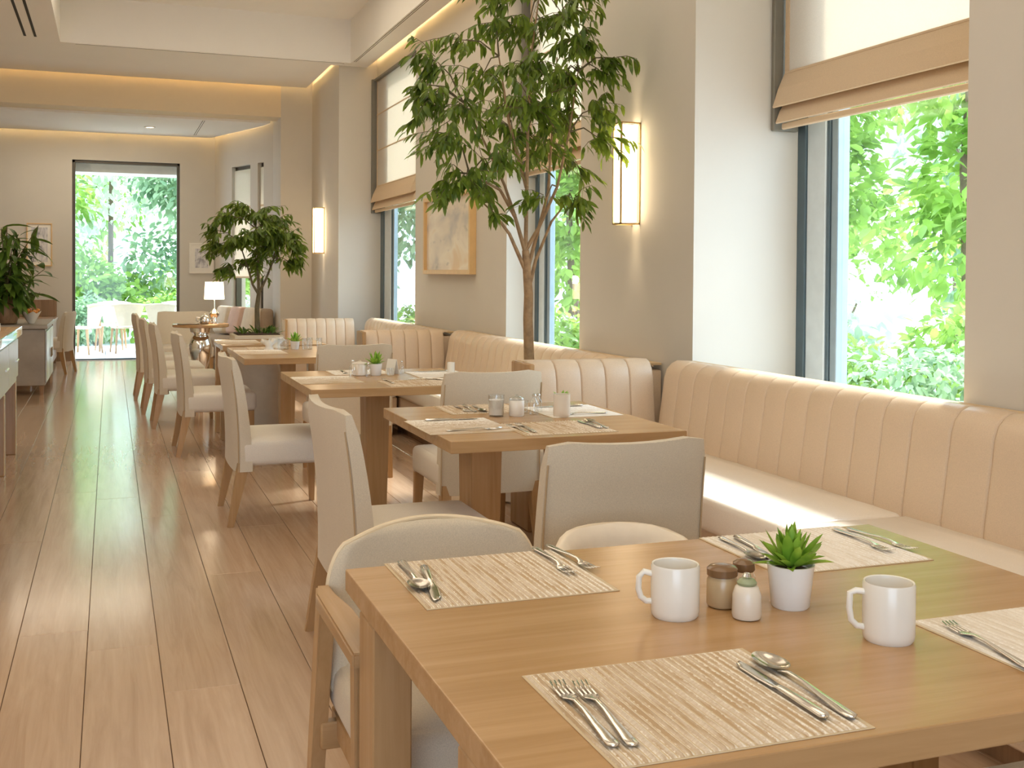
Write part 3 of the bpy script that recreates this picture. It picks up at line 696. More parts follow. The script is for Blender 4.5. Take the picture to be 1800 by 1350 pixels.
bm = B(); box(bm, -0.34, 0.335, -0.73, 0.73, 0.10, 0.70, 0.006); obj('body', bm, 'grey_wood', root, smooth=False)
for i in range(2):
    bm = B(); box(bm, 0.335, 0.350, -0.71 + i * 0.72, -0.03 + i * 0.72, 0.13, 0.67, 0.005); dr = obj('door', bm, 'pewter', root, smooth=False)
    bm = B(); tube(bm, [(0.365, -0.08 + i * 0.16, 0.36), (0.365, -0.08 + i * 0.16, 0.46)], 0.008, 8); obj('handle', bm, 'steel', dr)
for sx in (-1, 1):
    for sy in (-1, 1): obj('leg', leg_bm(sx * 0.30, sy * 0.69, 0.102, 0.05, 0.05, sx * 0.30, sy * 0.69, 0, 0.035, 0.035), 'oak_dark', root)
root = thing('sideboard', 'brown wooden sideboard against the far wall, left of the garden door', 'cabinet', (-1.15, 16.55, 0))
bm = B(); box(bm, -0.45, 0.45, -0.60, 0.60, 0.62, 0.66, 0.005); obj('cabinet_top', bm, 'oak_dark', root, smooth=False)
bm = B(); box(bm, -0.43, 0.43, -0.58, 0.58, 0.08, 0.62, 0.005); obj('body', bm, 'oak_dark', root, smooth=False)
bm = B(); box(bm, -0.43, 0.43, 0.54, 0.60, 0.66, 0.90, 0.005); obj('upstand', bm, 'oak_dark', root, smooth=False)
for s in (-1, 1):
    for q in (-1, 1): obj('leg', leg_bm(s * 0.40, q * 0.54, 0.082, 0.05, 0.05, s * 0.40, q * 0.54, 0, 0.04, 0.04), 'oak_dark', root)
CS = dining_chair(0.46, 0.44, 0.80)
use(CS, (-0.72, 15.35, 0), R(75), 'wooden side chair with a pale seat beside the left cabinet')
# ------------------------------------------------------------------ rear bay sofa
root = thing('bay_sofa', 'taupe window sofa in the rear bay behind the far tree', 'sofa', (1.52, 15.75, 0), ang_s)
bm = rbox(1.5, 0.62, 0.26, 0.05, 3, 0.16, 0, -0.08, 0.01); obj('seat', bm, 'sofa_taupe', root)
bm = rbox(1.5, 0.16, 0.66, 0.05, 3, 0.16, 0, 0.28); obj('backrest', bm, 'sofa_taupe', root)
for s in (-1, 1):
    for q in (-1, 1): obj('leg', leg_bm(s * 0.66, -0.06 + q * 0.22, 0.17, 0.05, 0.05, s * 0.66, -0.06 + q * 0.22, 0, 0.035, 0.035), 'oak_dark', root)
MB_ = root.matrix_basis.copy(); MB_ = Matrix.Translation(root.location) @ Matrix.Rotation(ang_s, 4, 'Z')
for i, (x, mt, lab) in enumerate(((-0.45, 'cushion_cream', 'cream cushion at the far end of the bay sofa'), (0.0, 'cushion_pink', 'pinkish cushion in the middle of the bay sofa'), (0.45, 'cushion_cream', 'white cushion at the near end of the bay sofa'))):
    bm = rbox(0.40, 0.13, 0.40, 0.055, 4, 0.0)
    p = MB_ @ Vector((x, 0.11, 0.44)); o = obj('cushion', bm, mt, None, p, (R(-14), 0, ang_s)); tag(o, lab, 'cushion', 'cushions on the bay sofa')
# ------------------------------------------------------------------ things on the tables
ZT = 0.75
def mat_mesh(w, d, nrib, mname):
    bm = B(); n = nrib * 4; xs = [-w / 2 + w * i / n for i in range(n + 1)]
    rows = [-d / 2, -d / 2 + 0.006, 0, d / 2 - 0.006, d / 2]; g = []
    for j, y in enumerate(rows):
        g.append([bm.verts.new((x, y, 0.0012 if (j in (0, 4) or i in (0, n)) else 0.0022 + 0.0019 * math.sin(2 * PI * i / 4))) for i, x in enumerate(xs)])
    for j in range(4):
        for i in range(n): bm.faces.new((g[j][i], g[j][i + 1], g[j + 1][i + 1], g[j + 1][i]))
    me = mesh_from(bm, 'all', 'weave'); me.materials.append(M[mname]); return me
MAT_A = mat_mesh(0.352, 0.306, 30, 'mat_weave'); MAT_B = mat_mesh(0.352, 0.306, 30, 'mat_weave_sheen')
bm = B(); box(bm, -0.18, 0.18, -0.156, 0.156, 0.0, 0.0016, 0.0006); EDGE = mesh_from(bm, False, 'mat_edge'); EDGE.materials.append(M['mat_edge'])
def placemat(x, y, rot, label, pale=False, group=None, sc=1.0):
    root = thing('placemat', label, 'placemat', (x, y, ZT), rot, group); root.scale = (sc, sc, 1)
    obj('backing', EDGE, 'mat_edge', root); obj('weave', MAT_B if pale else MAT_A, 'mat_weave', root, (0, 0, 0.0006))
def strip(bm, st, n=8):
    loft(bm, [[Vector((xo + hw * math.cos(2 * PI * k / n), y, z + ht * math.sin(2 * PI * k / n))) for k in range(n)] for y, hw, ht, z, xo in st])
def cut_mesh(kind):
    bm = B()
    if kind == 'knife':
        strip(bm, [(-0.105, .005, .003, .005, 0), (-0.10, .0088, .0045, .005, 0), (-0.06, .0082, .0042, .005, 0), (-0.01, .0066, .0036, .005, 0), (0.0, .0060, .003, .005, 0), (0.006, .0085, .0012, .004, 0), (0.04, .0105, .0010, .0035, 0), (0.085, .0102, .0008, .003, .0008), (0.105, .006, .0006, .003, .003), (0.111, .001, .0005, .003, .006)])
    else:
        strip(bm, [(-0.105, .003, .0016, .003, 0), (-0.10, .0085, .002, .003, 0), (-0.085, .0092, .002, .003, 0), (-0.04, .0060, .002, .0045, 0), (0.0, .0040, .0022, .007, 0), (0.03, .0038, .002, .007, 0), (0.042, .006, .0016, .005, 0)] + ([(0.05, .0115, .0013, .0035, 0), (0.062, .0128, .0012, .003, 0)] if kind == 'fork' else [(0.046, .008, .0012, .004, 0)]))
        if kind == 'fork':
            for i in range(4):
                x = -0.0098 + i * 0.0065
                strip(bm, [(0.060, .0024, .0011, .003, x), (0.085, .0020, .0010, .0035, x), (0.105, .0014, .0009, .007, x * 0.96)], 6)
        else:
            N, K = 20, 5; c = 0.075; grid = []
            for a in range(K + 1):
                f = a / K; r = []
                for k in range(N):
                    t = 2 * PI * k / N; r.append(bm.verts.new((0.0205 * f * math.cos(t) * (1 - 0.10 * math.sin(t)), c + 0.034 * f * math.sin(t), 0.0012 + 0.0068 * f * f)))
                grid.append(r)
            for a in range(K):
                for k in range(N): bm.faces.new((grid[a][k], grid[a][(k + 1) % N], grid[a + 1][(k + 1) % N], grid[a + 1][k]))
            bmesh.ops.solidify(bm, geom=bm.faces[-N * K:], thickness=0.0009)
    me = mesh_from(bm, 'all', kind); me.materials.append(M['steel']); return me
CUT = {k: cut_mesh(k) for k in ('fork', 'knife', 'spoon')}
def cutlery(kind, x, y, rot, label, z=ZT + 0.0042, s=1.0, group=None, roll=0.0):
    o = obj(kind, CUT[kind], 'steel', None, (x, y, z), (0, roll, R(rot))); o.scale = (s, s, s)
    tag(o, label, kind, group)
# front table
placemat(0.683, 1.943, 0, 'striped placemat on the far left of the front table')
placemat(0.727, 1.293, 0, 'striped placemat nearest the viewer on the front table')
placemat(1.376, 1.935, 0, 'striped placemat with painted window sheen behind the spiky plant on the front table', True)
placemat(1.418, 1.318, 0, 'striped placemat with painted window sheen at the right edge of the front table', True)
cutlery('spoon', 0.528, 1.985, 176, 'steel spoon at the left end of the far left placemat'); cutlery('knife', 0.548, 1.925, 171, 'steel knife at the left end of the far left placemat')
cutlery('fork', 0.818, 2.000, 178, 'steel fork on the far left placemat, inner of the pair at its right end'); cutlery('fork', 0.862, 2.012, 184, 'steel fork on the far left placemat, outer of the pair at its right end')
cutlery('fork', 0.572, 1.288, -3, 'steel fork on the nearest placemat, outer of the pair at its left end'); cutlery('fork', 0.598, 1.280, -5, 'steel fork on the nearest placemat, inner of the pair at its left end', s=0.98)
cutlery('knife', 0.857, 1.276, 0, 'steel knife on the nearest placemat'); cutlery('spoon', 0.896, 1.278, -2, 'steel spoon on the nearest placemat, bowl beside the knife blade', s=1.12)
cutlery('spoon', 1.222, 1.965, 173, 'steel spoon on the pale placemat behind the spiky plant', s=0.95); cutlery('knife', 1.252, 1.955, 172, 'steel knife on the pale placemat behind the spiky plant', s=0.95)
cutlery('fork', 1.508, 1.945, 176, 'steel fork on the pale placemat behind the plant, inner of two'); cutlery('fork', 1.552, 1.940, 182, 'steel fork on the pale placemat behind the plant, outer of two')
cutlery('fork', 1.262, 1.325, -9, 'steel fork on the right edge placemat of the front table'); cutlery('knife', 1.572, 1.31, 0, 'steel knife at the right end of the right edge placemat')
def mug(x, y, rot, r, h, label, square=False):
    root = thing('mug', label, 'mug', (x, y, ZT), R(rot), 'white mugs on the front table')
    bm = B(); lathe(bm, [(r * 0.90, 0.0), (r * 0.97, 0.004), (r, 0.012), (r, h - 0.004), (r - 0.0015, h), (r - 0.004, h - 0.001), (r - 0.005, h - 0.006), (r - 0.005, 0.012), (r - 0.012, 0.007)], 40); obj('body', bm, 'china', root)
    bm = B()
    if square: p = [(-r + 0.003, 0, h * 0.82), (-r - 0.012, 0, h * 0.84), (-r - 0.021, 0, h * 0.80), (-r - 0.022, 0, h * 0.55), (-r - 0.019, 0, h * 0.34), (-r - 0.010, 0, h * 0.24), (-r + 0.003, 0, h * 0.22)]
    else: p = [(-r + 0.003, 0, h * 0.80), (-r - 0.012, 0, h * 0.84), (-r - 0.020, 0, h * 0.74), (-r - 0.021, 0, h * 0.52), (-r - 0.017, 0, h * 0.36), (-r - 0.008, 0, h * 0.28), (-r + 0.003, 0, h * 0.28)]
    tube(bm, p, 0.0052, 10); obj('handle', bm, 'china', root)
mug(0.888, 1.628, -20, 0.0405, 0.088, 'white mug left of the spice jars on the front table')
mug(1.148, 1.412, -20, 0.0400, 0.092, 'white mug nearest the window side, right of the plant pot', True)
def jar(x, y, prof, lidprof, bm_, lm, label, extra=None):
    root = thing('spice_jar', label, 'jar', (x, y, ZT), 0, 'spice jars beside the plant pot')
    bm = B(); lathe(bm, prof, 28); obj('body', bm, bm_, root)
    bm = B(); lathe(bm, lidprof, 28); obj('lid', bm, lm, root)
    if extra: bm = B(); lathe(bm, extra[0], 16); obj('knob', bm, extra[1], root)
jar(0.990, 1.648, [(0.020, 0), (0.024, 0.002), (0.0265, 0.006), (0.0265, 0.046), (0.024, 0.051), (0.0235, 0.053)], [(0.0235, 0.053), (0.0265, 0.055), (0.0265, 0.066), (0.022, 0.070), (0.010, 0.072)], 'tan_glaze', 'brown_glaze', 'squat tan jar with a brown lid beside the left mug')
jar(0.995, 1.578, [(0.018, 0), (0.023, 0.002), (0.0245, 0.008), (0.0235, 0.040), (0.019, 0.053), (0.015, 0.056)], [(0.0155, 0.056), (0.0165, 0.060), (0.013, 0.065), (0.006, 0.067)], 'china_cream', 'sage', 'small white shaker with a greenish cap, in front of the jars', ([(0.006, 0.066), (0.0075, 0.070), (0.005, 0.075), (0.002, 0.076)], 'steel'))
jar(1.045, 1.668, [(0.016, 0), (0.020, 0.003), (0.021, 0.010), (0.021, 0.040), (0.017, 0.052)], [(0.018, 0.052), (0.020, 0.055), (0.019, 0.066), (0.012, 0.071), (0.005, 0.073)], 'clear_glass', 'brown_glaze', 'small glass jar with a brown lid, hidden behind the others')
# leaf shapes
def leaf_mesh(L, Wd, droop, fold, mat, name='leaf', seg=4):
    bm = B(); mid, lf, rt = [], [], []
    for i in range(seg + 1):
        f = i / seg; w = Wd / 2 * math.sin(PI * min(1, f * 0.92 + 0.05)) ** 0.8 if 0 < i < seg else 0.0
        p = Vector((0, L * f, -droop * f * f)); mid.append(bm.verts.new(p))
        if 0 < i < seg: lf.append(bm.verts.new(p + Vector((-w, 0, w * fold)))); rt.append(bm.verts.new(p + Vector((w, 0, w * fold))))
    for side, s in ((lf, 1), (rt, -1)):
        fs = [(mid[0], mid[1], side[0])] + [(mid[i + 1], mid[i + 2], side[i + 1], side[i]) for i in range(len(side) - 1)] + [(mid[-2], mid[-1], side[-1])]
        for f in fs: bm.faces.new(f if s > 0 else f[::-1])
    me = bpy.data.meshes.new(name); bm.to_mesh(me); bm.free(); me.shade_smooth(); me.materials.append(M[mat]); return me
def leaf_matrix(p, d, roll, s):
    d = d.normalized(); up = Vector((0, 0, 1)); x = d.cross(up)
    x = x.normalized() if x.length > 1e-3 else Vector((1, 0, 0)); z = x.cross(d)
    return Matrix.Translation(p) @ Matrix(((x.x, d.x, z.x), (x.y, d.y, z.y), (x.z, d.z, z.z))).to_4x4() @ Matrix.Rotation(roll, 4, 'Y') @ Matrix.Scale(s, 4)
def join_leaves(name, me, mats_, parent=None, mat=None):
    """many leaves too small to pick apart: one joined mesh"""
    vs = [v.co.copy() for v in me.vertices]; fs = [tuple(p.vertices) for p in me.polygons]; V, Fc = [], []
    for m in mats_:
        b = len(V); V.extend([(m @ v)[:] for v in vs]); Fc.extend([tuple(i + b for i in f) for f in fs])
    o = bpy.data.meshes.new(name); o.from_pydata(V, [], Fc); o.shade_smooth(); o.materials.append(me.materials[0])
    return obj(name, o, mat or '', parent, kind='stuff')
def place_leaf(me, m, parent):
    o = bpy.data.objects.new('leaf', me); COL.objects.link(o); o.parent = parent; o.matrix_local = m; return o
# spiky plant in a white pot
SUC = [leaf_mesh(0.072, 0.019, -0.010, 0.45, 'succulent_leaf', seg=5), leaf_mesh(0.060, 0.017, 0.008, 0.5, 'succulent_leaf', seg=5)]
def spiky(x, y, r, h, nleaf, label, s=1.0, z=ZT, seed=1, individually=True):
    q = random.Random(seed); root = thing('potted_succulent', label, 'plant', (x, y, z), 0)
    bm = B(); lathe(bm, [(r * 0.74, 0), (r * 0.80, 0.003), (r * 0.98, h - 0.003), (r, h), (r - 0.004, h), (r - 0.005, h - 0.01), (r * 0.7, h - 0.013)], 36); obj('pot', bm, 'pot_white', root)
    bm = B(); lathe(bm, [(r - 0.006, h - 0.016), (r - 0.006, h - 0.011), (r * 0.5, h - 0.006), (0.003, h - 0.004)], 20); obj('soil', bm, 'soil', root)
    ms = []
    for i in range(nleaf):
        f = (i + 0.5) / nleaf; a = i * 2.39996; el = R(10 + 78 * (1 - f) ** 0.9) if f > 0.05 else R(88)
        d = Vector((math.cos(a) * math.cos(el), math.sin(a) * math.cos(el), math.sin(el)))
        ms.append((i % 2 if f > 0.5 else 0, leaf_matrix(Vector((d.x * r * 0.22, d.y * r * 0.22, h - 0.006)), d, q.uniform(-0.3, 0.3), s * q.uniform(0.82, 1.1))))
    if individually:
        for k, m in ms: place_leaf(SUC[k], m, root)
    else: join_leaves('leaves', SUC[0], [m for k, m in ms], root)
    return root
spiky(1.102, 1.610, 0.0405, 0.074, 44, 'green spiky plant in a white pot on the front table', 1.0)
# second table
placemat(1.222, 3.915, PI / 2, 'beige placemat at the left side of the second table', sc=1.05); placemat(1.552, 3.765, 0, 'placemat at the near edge of the second table, between two bundles of cutlery')
placemat(1.455, 4.385, 0, 'small placemat at the far left edge of the second table', sc=0.9); placemat(1.80, 4.20, PI / 2, 'white placemat at the window side of the second table', True)
cutlery('fork', 1.235, 3.775, -90, 'fork at the near end of the second table left placemat'); cutlery('knife', 1.235, 4.06, -90, 'knife at the far end of the second table left placemat')
cutlery('fork', 1.400, 3.76, 0, 'fork left of the second table near placemat, outer of two', z=ZT + 0.0005); cutlery('fork', 1.43, 3.76, -3, 'fork left of the second table near placemat, inner of two')
cutlery('knife', 1.69, 3.78, 0, 'knife right of the second table near placemat'); cutlery('spoon', 1.722, 3.78, -2, 'spoon right of the second table near placemat')
cutlery('fork', 1.375, 4.37, 178, 'fork on the far left placemat of the second table'); cutlery('knife', 1.41, 4.37, 176, 'knife on the far left placemat of the second table'); cutlery('spoon', 1.445, 4.36, 174, 'spoon on the far left placemat of the second table')
cutlery('fork', 1.80, 4.08, 90, 'fork on the white placemat at the window side of the second table'); cutlery('knife', 1.80, 4.33, 90, 'knife on the white placemat at the window side of the second table')
def glass(x, y, r, h, label, fill=0.0, fm='china', z=ZT, group=None, cat='glass'):
    root = thing('glass_tumbler', label, cat, (x, y, z), 0, group)
    bm = B(); lathe(bm, [(r * 0.86, 0), (r * 0.92, 0.003), (r, h), (r - 0.0022, h), (r * 0.92 - 0.002, 0.006), (r * 0.5, 0.005)], 28); obj('body', bm, 'clear_glass', root)
    if fill: bm = B(); lathe(bm, [(r * 0.88, 0.0065), (r * 0.95 - 0.002, fill - 0.004), (r * 0.93, fill)], 24); obj('candle', bm, fm, root)
def lidded(x, y, r, h, label, bmat='china', lmat='clear_glass', z=ZT, name='lidded_jar', group=None):
    root = thing(name, label, 'jar', (x, y, z), 0, group)
    bm = B(); lathe(bm, [(r * 0.9, 0), (r, 0.004), (r, h * 0.72), (r * 0.93, h * 0.76)], 28); obj('body', bm, bmat, root)
    bm = B(); lathe(bm, [(r * 0.98, h * 0.76), (r * 1.02, h * 0.80), (r * 0.9, h * 0.88), (r * 0.35, h * 0.93), (r * 0.2, h * 0.95), (r * 0.24, h), (r * 0.05, h * 1.02)], 24); obj('lid', bm, lmat, root)
def cup(x, y, r, h, label, m='china', z=ZT, group=None):
    root = thing('cup', label, 'cup', (x, y, z), 0, group)
    bm = B(); lathe(bm, [(r * 0.88, 0), (r * 0.97, 0.004), (r, 0.012), (r, h), (r - 0.004, h), (r - 0.005, 0.012), (r * 0.5, 0.009)], 28); obj('body', bm, m, root)
def bottle(x, y, r, h, label, m='clear_glass', z=ZT, group=None):
    root = thing('cruet', label, 'bottle', (x, y, z), 0, group)
    bm = B(); lathe(bm, [(r * 0.9, 0), (r, 0.003), (r, h * 0.55), (r * 0.75, h * 0.68), (r * 0.36, h * 0.78), (r * 0.36, h * 0.88)], 20); obj('body', bm, m, root)
    bm = B(); lathe(bm, [(r * 0.40, h * 0.88), (r * 0.48, h * 0.91), (r * 0.40, h * 0.98), (r * 0.1, h)], 16); obj('stopper', bm, 'steel', root)
glass(1.450, 4.150, 0.033, 0.085, 'straight glass holding a cream candle on the second table', 0.066, 'china', cat='candle'); lidded(1.530, 4.130, 0.031, 0.085, 'white lidded pot beside the candle glass on the second table')
bottle(1.612, 4.150, 0.018, 0.085, 'left small glass cruet in the middle of the second table'); bottle(1.650, 4.200, 0.017, 0.080, 'small glass cruet nearest the cream cup on the second table'); glass(1.585, 4.215, 0.026, 0.05, 'low clear glass behind the cruets on the second table')
cup(1.692, 4.050, 0.034, 0.092, 'tall cream cup at the right of the second table', 'china_cream')
def sprig(x, y, label):
    root = thing('herb_sprig', label, 'plant', (x, y, ZT)); bm = B(); lathe(bm, [(0.022, 0), (0.026, 0.004), (0.028, 0.06), (0.024, 0.06), (0.02, 0.052)], 20); obj('pot', bm, 'pot_white', root)
    q = random.Random(5)
    for i in range(12):
        a = i * 2.4; d = Vector((math.cos(a), math.sin(a), 1.1)); place_leaf(SPR, leaf_matrix(Vector((0, 0, 0.055)), d, 0, q.uniform(0.7, 1.1)), root)
SPR = leaf_mesh(0.05, 0.012, 0.004, 0.3, 'succulent_leaf')
sprig(1.735, 4.160, 'tiny green sprig in a pot behind the cream cup on the second table')
# third table
placemat(1.075, 5.80, PI / 2, 'frayed beige placemat at the left of the third table', sc=1.05); placemat(1.50, 5.52, 0, 'placemat at the near edge of the third table')
placemat(1.74, 5.95, PI / 2, 'pale placemat at the window side of the third table', True); placemat(1.33, 6.20, 0, 'pale placemat at the far edge of the third table', True, sc=0.9)
cutlery('fork', 1.36, 5.60, 0, 'fork left of the third table near placemat'); cutlery('knife', 1.585, 5.66, 60, 'knife lying askew on the near right of the third table'); cutlery('fork', 1.63, 5.62, 40, 'fork lying askew on the near right of the third table')
cutlery('fork', 1.245, 6.2, 176, 'fork on the far placemat of the third table'); cutlery('knife', 1.74, 6.10, 90, 'knife on the window side placemat of the third table')
spiky(1.385, 5.995, 0.036, 0.066, 26, 'small spiky plant in a white pot on the third table', 1.02, seed=3)
def card(x, y, rot, label):
    root = thing('menu_card', label, 'card', (x, y, ZT), R(rot))
    for s in (-1, 1):
        bm = B(); loft(bm, [[Vector((-0.035, s * 0.022, 0)), Vector((0.035, s * 0.022, 0)), Vector((0.035, s * 0.020, 0)), Vector((-0.035, s * 0.020, 0))], [Vector((-0.035, s * 0.002, 0.085)), Vector((0.035, s * 0.002, 0.085)), Vector((0.035, 0, 0.085)), Vector((-0.035, 0, 0.085))]]); obj('leaflet', bm, 'paper', root, smooth=False)
card(1.492, 6.05, -60, 'blank white folded card standing right of the third table plant')
bottle(1.232, 5.885, 0.019, 0.098, 'small clear cruet at the left of the third table middle'); bottle(1.322, 5.90, 0.014, 0.08, 'thin clear cruet in front of the plant on the third table'); lidded(1.300, 6.02, 0.042, 0.082, 'wide cream pot beside the plant on the third table', 'china_cream', 'china_cream')
glass(1.452, 5.93, 0.020, 0.045, 'tiny glass right of the third table plant'); bottle(1.545, 6.04, 0.013, 0.075, 'thin glass cruet right of the white card'); cup(1.828, 6.02, 0.022, 0.062, 'small white cup at the window end of the third table')
# fourth table
placemat(1.000, 7.95, PI / 2, 'beige placemat at the left of the fourth table', sc=1.1); placemat(1.62, 7.95, PI / 2, 'white placemat at the window side of the fourth table', True, sc=1.1); placemat(1.10, 8.36, 0, 'placemat at the far left corner of the fourth table', sc=0.8)
cutlery('knife', 1.60, 8.13, 80, 'knife on the window side placemat of the fourth table'); cutlery('fork', 1.60, 7.78, 88, 'fork on the window side placemat of the fourth table')
spiky(1.285, 8.20, 0.035, 0.060, 24, 'small bushy plant in a glass on the fourth table', 1.05, seed=9)
GG = 'clear glasses on the fourth table'
for i, (x, y, h, lab) in enumerate(((1.165, 8.10, 0.085, 'tall clear glass left of the fourth table plant'), (1.222, 8.22, 0.07, 'low clear glass touching the left of the fourth table plant'), (1.345, 8.12, 0.085, 'clear glass just right of the fourth table plant'), (1.395, 8.20, 0.085, 'clear glass second to the right of the fourth table plant'), (1.44, 8.06, 0.09, 'rightmost clear glass on the fourth table'))): glass(x, y, 0.021, h, lab, group=GG)
def napkin(x, y, label, s=1.0, seed=0, z=ZT):
    q = random.Random(seed); root = thing('folded_napkin', label, 'napkin', (x, y, z), q.uniform(0, 6)); bm = B(); n = 18
    lo = [bm.verts.new((0.04 * s * math.cos(2 * PI * i / n), 0.04 * s * math.sin(2 * PI * i / n), 0.0)) for i in range(n)]
    md = [bm.verts.new((0.026 * s * math.cos(2 * PI * i / n), 0.026 * s * math.sin(2 * PI * i / n), 0.03 * s)) for i in range(n)]
    hi = [bm.verts.new(((0.05 + 0.022 * (i % 2)) * s * math.cos(2 * PI * i / n), (0.05 + 0.022 * (i % 2)) * s * math.sin(2 * PI * i / n), (0.065 + 0.03 * q.random()) * s)) for i in range(n)]
    ct = bm.verts.new((0, 0, 0.035 * s))
    for i in range(n):
        j = (i + 1) % n; bm.faces.new((lo[i], lo[j], md[j], md[i])); bm.faces.new((md[i], md[j], hi[j], hi[i])); bm.faces.new((hi[i], hi[j], ct))
    obj('cloth', bm, 'paper', root, smooth='all')
napkin(1.095, 8.20, 'white fan folded napkin at the left of the fourth table', 0.9, 1); napkin(1.175, 8.38, 'white folded napkin at the far side of the fourth table', 0.9, 2)
placemat(0.97, 9.13, PI / 2, 'beige placemat on the small table past the fourth', sc=1.1)
# round table
root = thing('table_lamp', 'lit table lamp with a cream shade on the round table', 'lamp', (1.08, 12.55, ZT))
bm = B(); lathe(bm, [(0.065, 0), (0.065, 0.008), (0.03, 0.02), (0.022, 0.05), (0.05, 0.085), (0.055, 0.11), (0.025, 0.145), (0.010, 0.165), (0.008, 0.27)], 24); obj('base', bm, 'silver', root)
bm = B(); lathe(bm, [(0.108, 0.265), (0.098, 0.455)], 28, cap=False); lathe(bm, [(0.106, 0.265), (0.096, 0.455)], 28, cap=False); obj('lamp_shade', bm, 'lamp_glow', root)
light('table_lamp_bulb', 'POINT', 10, WARM, (1.08, 12.55, ZT + 0.50), size=0.05)
root = thing('teapot', 'small silver teapot on the round table under the lamp', 'teapot', (0.96, 12.32, ZT))
bm = B(); lathe(bm, [(0.035, 0), (0.05, 0.01), (0.058, 0.04), (0.045, 0.075), (0.03, 0.088), (0.02, 0.095), (0.006, 0.098), (0.008, 0.108), (0.002, 0.112)], 24); obj('body', bm, 'silver', root)
bm = B(); tube(bm, [(0.05, 0, 0.03), (0.08, 0, 0.05), (0.092, 0, 0.085)], [0.012, 0.009, 0.006], 8); obj('spout', bm, 'silver', root)
bm = B(); tube(bm, [(-0.048, 0, 0.07), (-0.085, 0, 0.075), (-0.088, 0, 0.04), (-0.052, 0, 0.025)], 0.006, 8); obj('handle', bm, 'silver', root)
o = obj('serving_tray', (lambda b: (lathe(b, [(0.09, 0.002), (0.11, 0.002), (0.12, 0.012), (0.116, 0.013), (0.106, 0.005), (0.02, 0.004)], 32), b)[1])(B()), 'pewter', None, (0.79, 12.32, ZT)); tag(o, 'round pewter tray at the aisle side of the round table', 'tray')
# left cabinet and counter things
root = thing('flower_bouquet', 'small wrapped bouquet with orange and pink petals on the left cabinet', 'flowers', (-0.80, 12.95, 0.745))
bm = B(); n = 14; lo = [bm.verts.new((0.03 * math.cos(2 * PI * i / n), 0.03 * math.sin(2 * PI * i / n), 0)) for i in range(n)]; hi = [bm.verts.new(((0.09 + 0.02 * (i % 2)) * math.cos(2 * PI * i / n), (0.09 + 0.02 * (i % 2)) * math.sin(2 * PI * i / n), 0.11 + 0.025 * (i % 2))) for i in range(n)]
for i in range(n): bm.faces.new((lo[i], lo[(i + 1) % n], hi[(i + 1) % n], hi[i]))
bm.faces.new(lo[::-1]); obj('wrapping', bm, 'paper', root)
q = random.Random(4)
for i in range(12):
    bm = B(); a = i * 2.4; r = 0.016 + 0.018 * math.sqrt(i); z = 0.105 + 0.05 * q.random()
    bmesh.ops.create_icosphere(bm, subdivisions=1, radius=0.026, matrix=Matrix.Translation((r * math.cos(a), r * math.sin(a), z)) @ Matrix.Diagonal((1, 1, 0.8, 1))); obj('bloom', bm, 'orange_petal' if i % 3 else 'pink_petal', root, smooth='all')
cup(-0.72, 8.05, 0.035, 0.055, 'small white bowl standing at the far end of the buffet counter', z=0.91)
cup(-0.80, 7.86, 0.035, 0.055, 'small white bowl behind its twin, further left on the buffet counter', z=0.91)
# ------------------------------------------------------------------ indoor trees
FIC = [leaf_mesh(0.088, 0.025, 0.020, 0.25, 'ficus_leaf'), leaf_mesh(0.074, 0.022, 0.012, 0.35, 'ficus_leaf'), leaf_mesh(0.098, 0.024, 0.030, 0.2, 'ficus_leaf')]
def tree_leaves(root, clusters, nodes, nmax, meshes, q, scale, depth=1.6, droop=0.75, name='foliage', twigm='bark_dark'):
    """leaves hang in sprays from twigs; returns leaf matrices in root coordinates"""
    base = Vector(root.location); out = []; tw = B()
    for cx, cy, cz, rad, n in clusters:
        c = Vector((cx, cy, cz)) - base
        near = min(nodes, key=lambda p: (p - c).length)
        tube(tw, [near, (near + c) / 2 + Vector((0, 0, 0.04)), c], [0.006, 0.0042, 0.0025], 5)
        ns = max(2, n // 9)
        for s in range(ns):
            e = c + Vector((q.gauss(0, 0.55) * rad, q.gauss(0, 0.55) * rad * depth, q.gauss(0, 0.5) * rad))
            o = (e - near); o.z = 0; o = o.normalized() if o.length > 1e-3 else Vector((1, 0, 0))
            st = c + (e - c) * 0.15; end = e + o * rad * 0.45 + Vector((0, 0, -rad * 0.30))
            tube(tw, [st, (st + end) / 2 + Vector((0, 0, rad * 0.12)), end], [0.0025, 0.002, 0.0012], 4)
            k = max(3, n // ns)
            for i in range(k):
                f = (i + 0.6) / k; p = st.lerp(end, f) + Vector((0, 0, rad * 0.12 * math.sin(PI * f)))
                a = q.uniform(0, 2 * PI); side = Vector((math.cos(a), math.sin(a), 0))
                d = (o * 0.55 + side * 0.7 + Vector((0, 0, -droop + q.uniform(-0.35, 0.45)))).normalized()
                out.append((q.randrange(len(meshes)), leaf_matrix(p, d, q.uniform(-0.7, 0.7), scale * q.uniform(0.75, 1.15))))
    obj('twigs', tw, twigm, root, kind='stuff')
    return out
def put_leaves(root, L, meshes, single, view_y):
    """the leaves nearest the viewer are parts of their own, the rest one joined part"""
    base = Vector(root.location)
    L = sorted(L, key=lambda m: (m[1].translation + base - Vector((0, 0, CAM_H))).length)
    for k, m in L[:single]: place_leaf(meshes[k], m, root)
    for k in range(len(meshes)):
        ms = [m for kk, m in L[single:] if kk == k]
        if ms: join_leaves('foliage', meshes[k], ms, root)
def pts(root, l): return [Vector(p) - Vector(root.location) for p in l]
q = random.Random(11)
TX, TY = 2.30, 6.02
root = thing('potted_ficus', 'tall leafy indoor tree in a white bowl planter behind the short divider bench', 'tree', (TX, TY, 0))
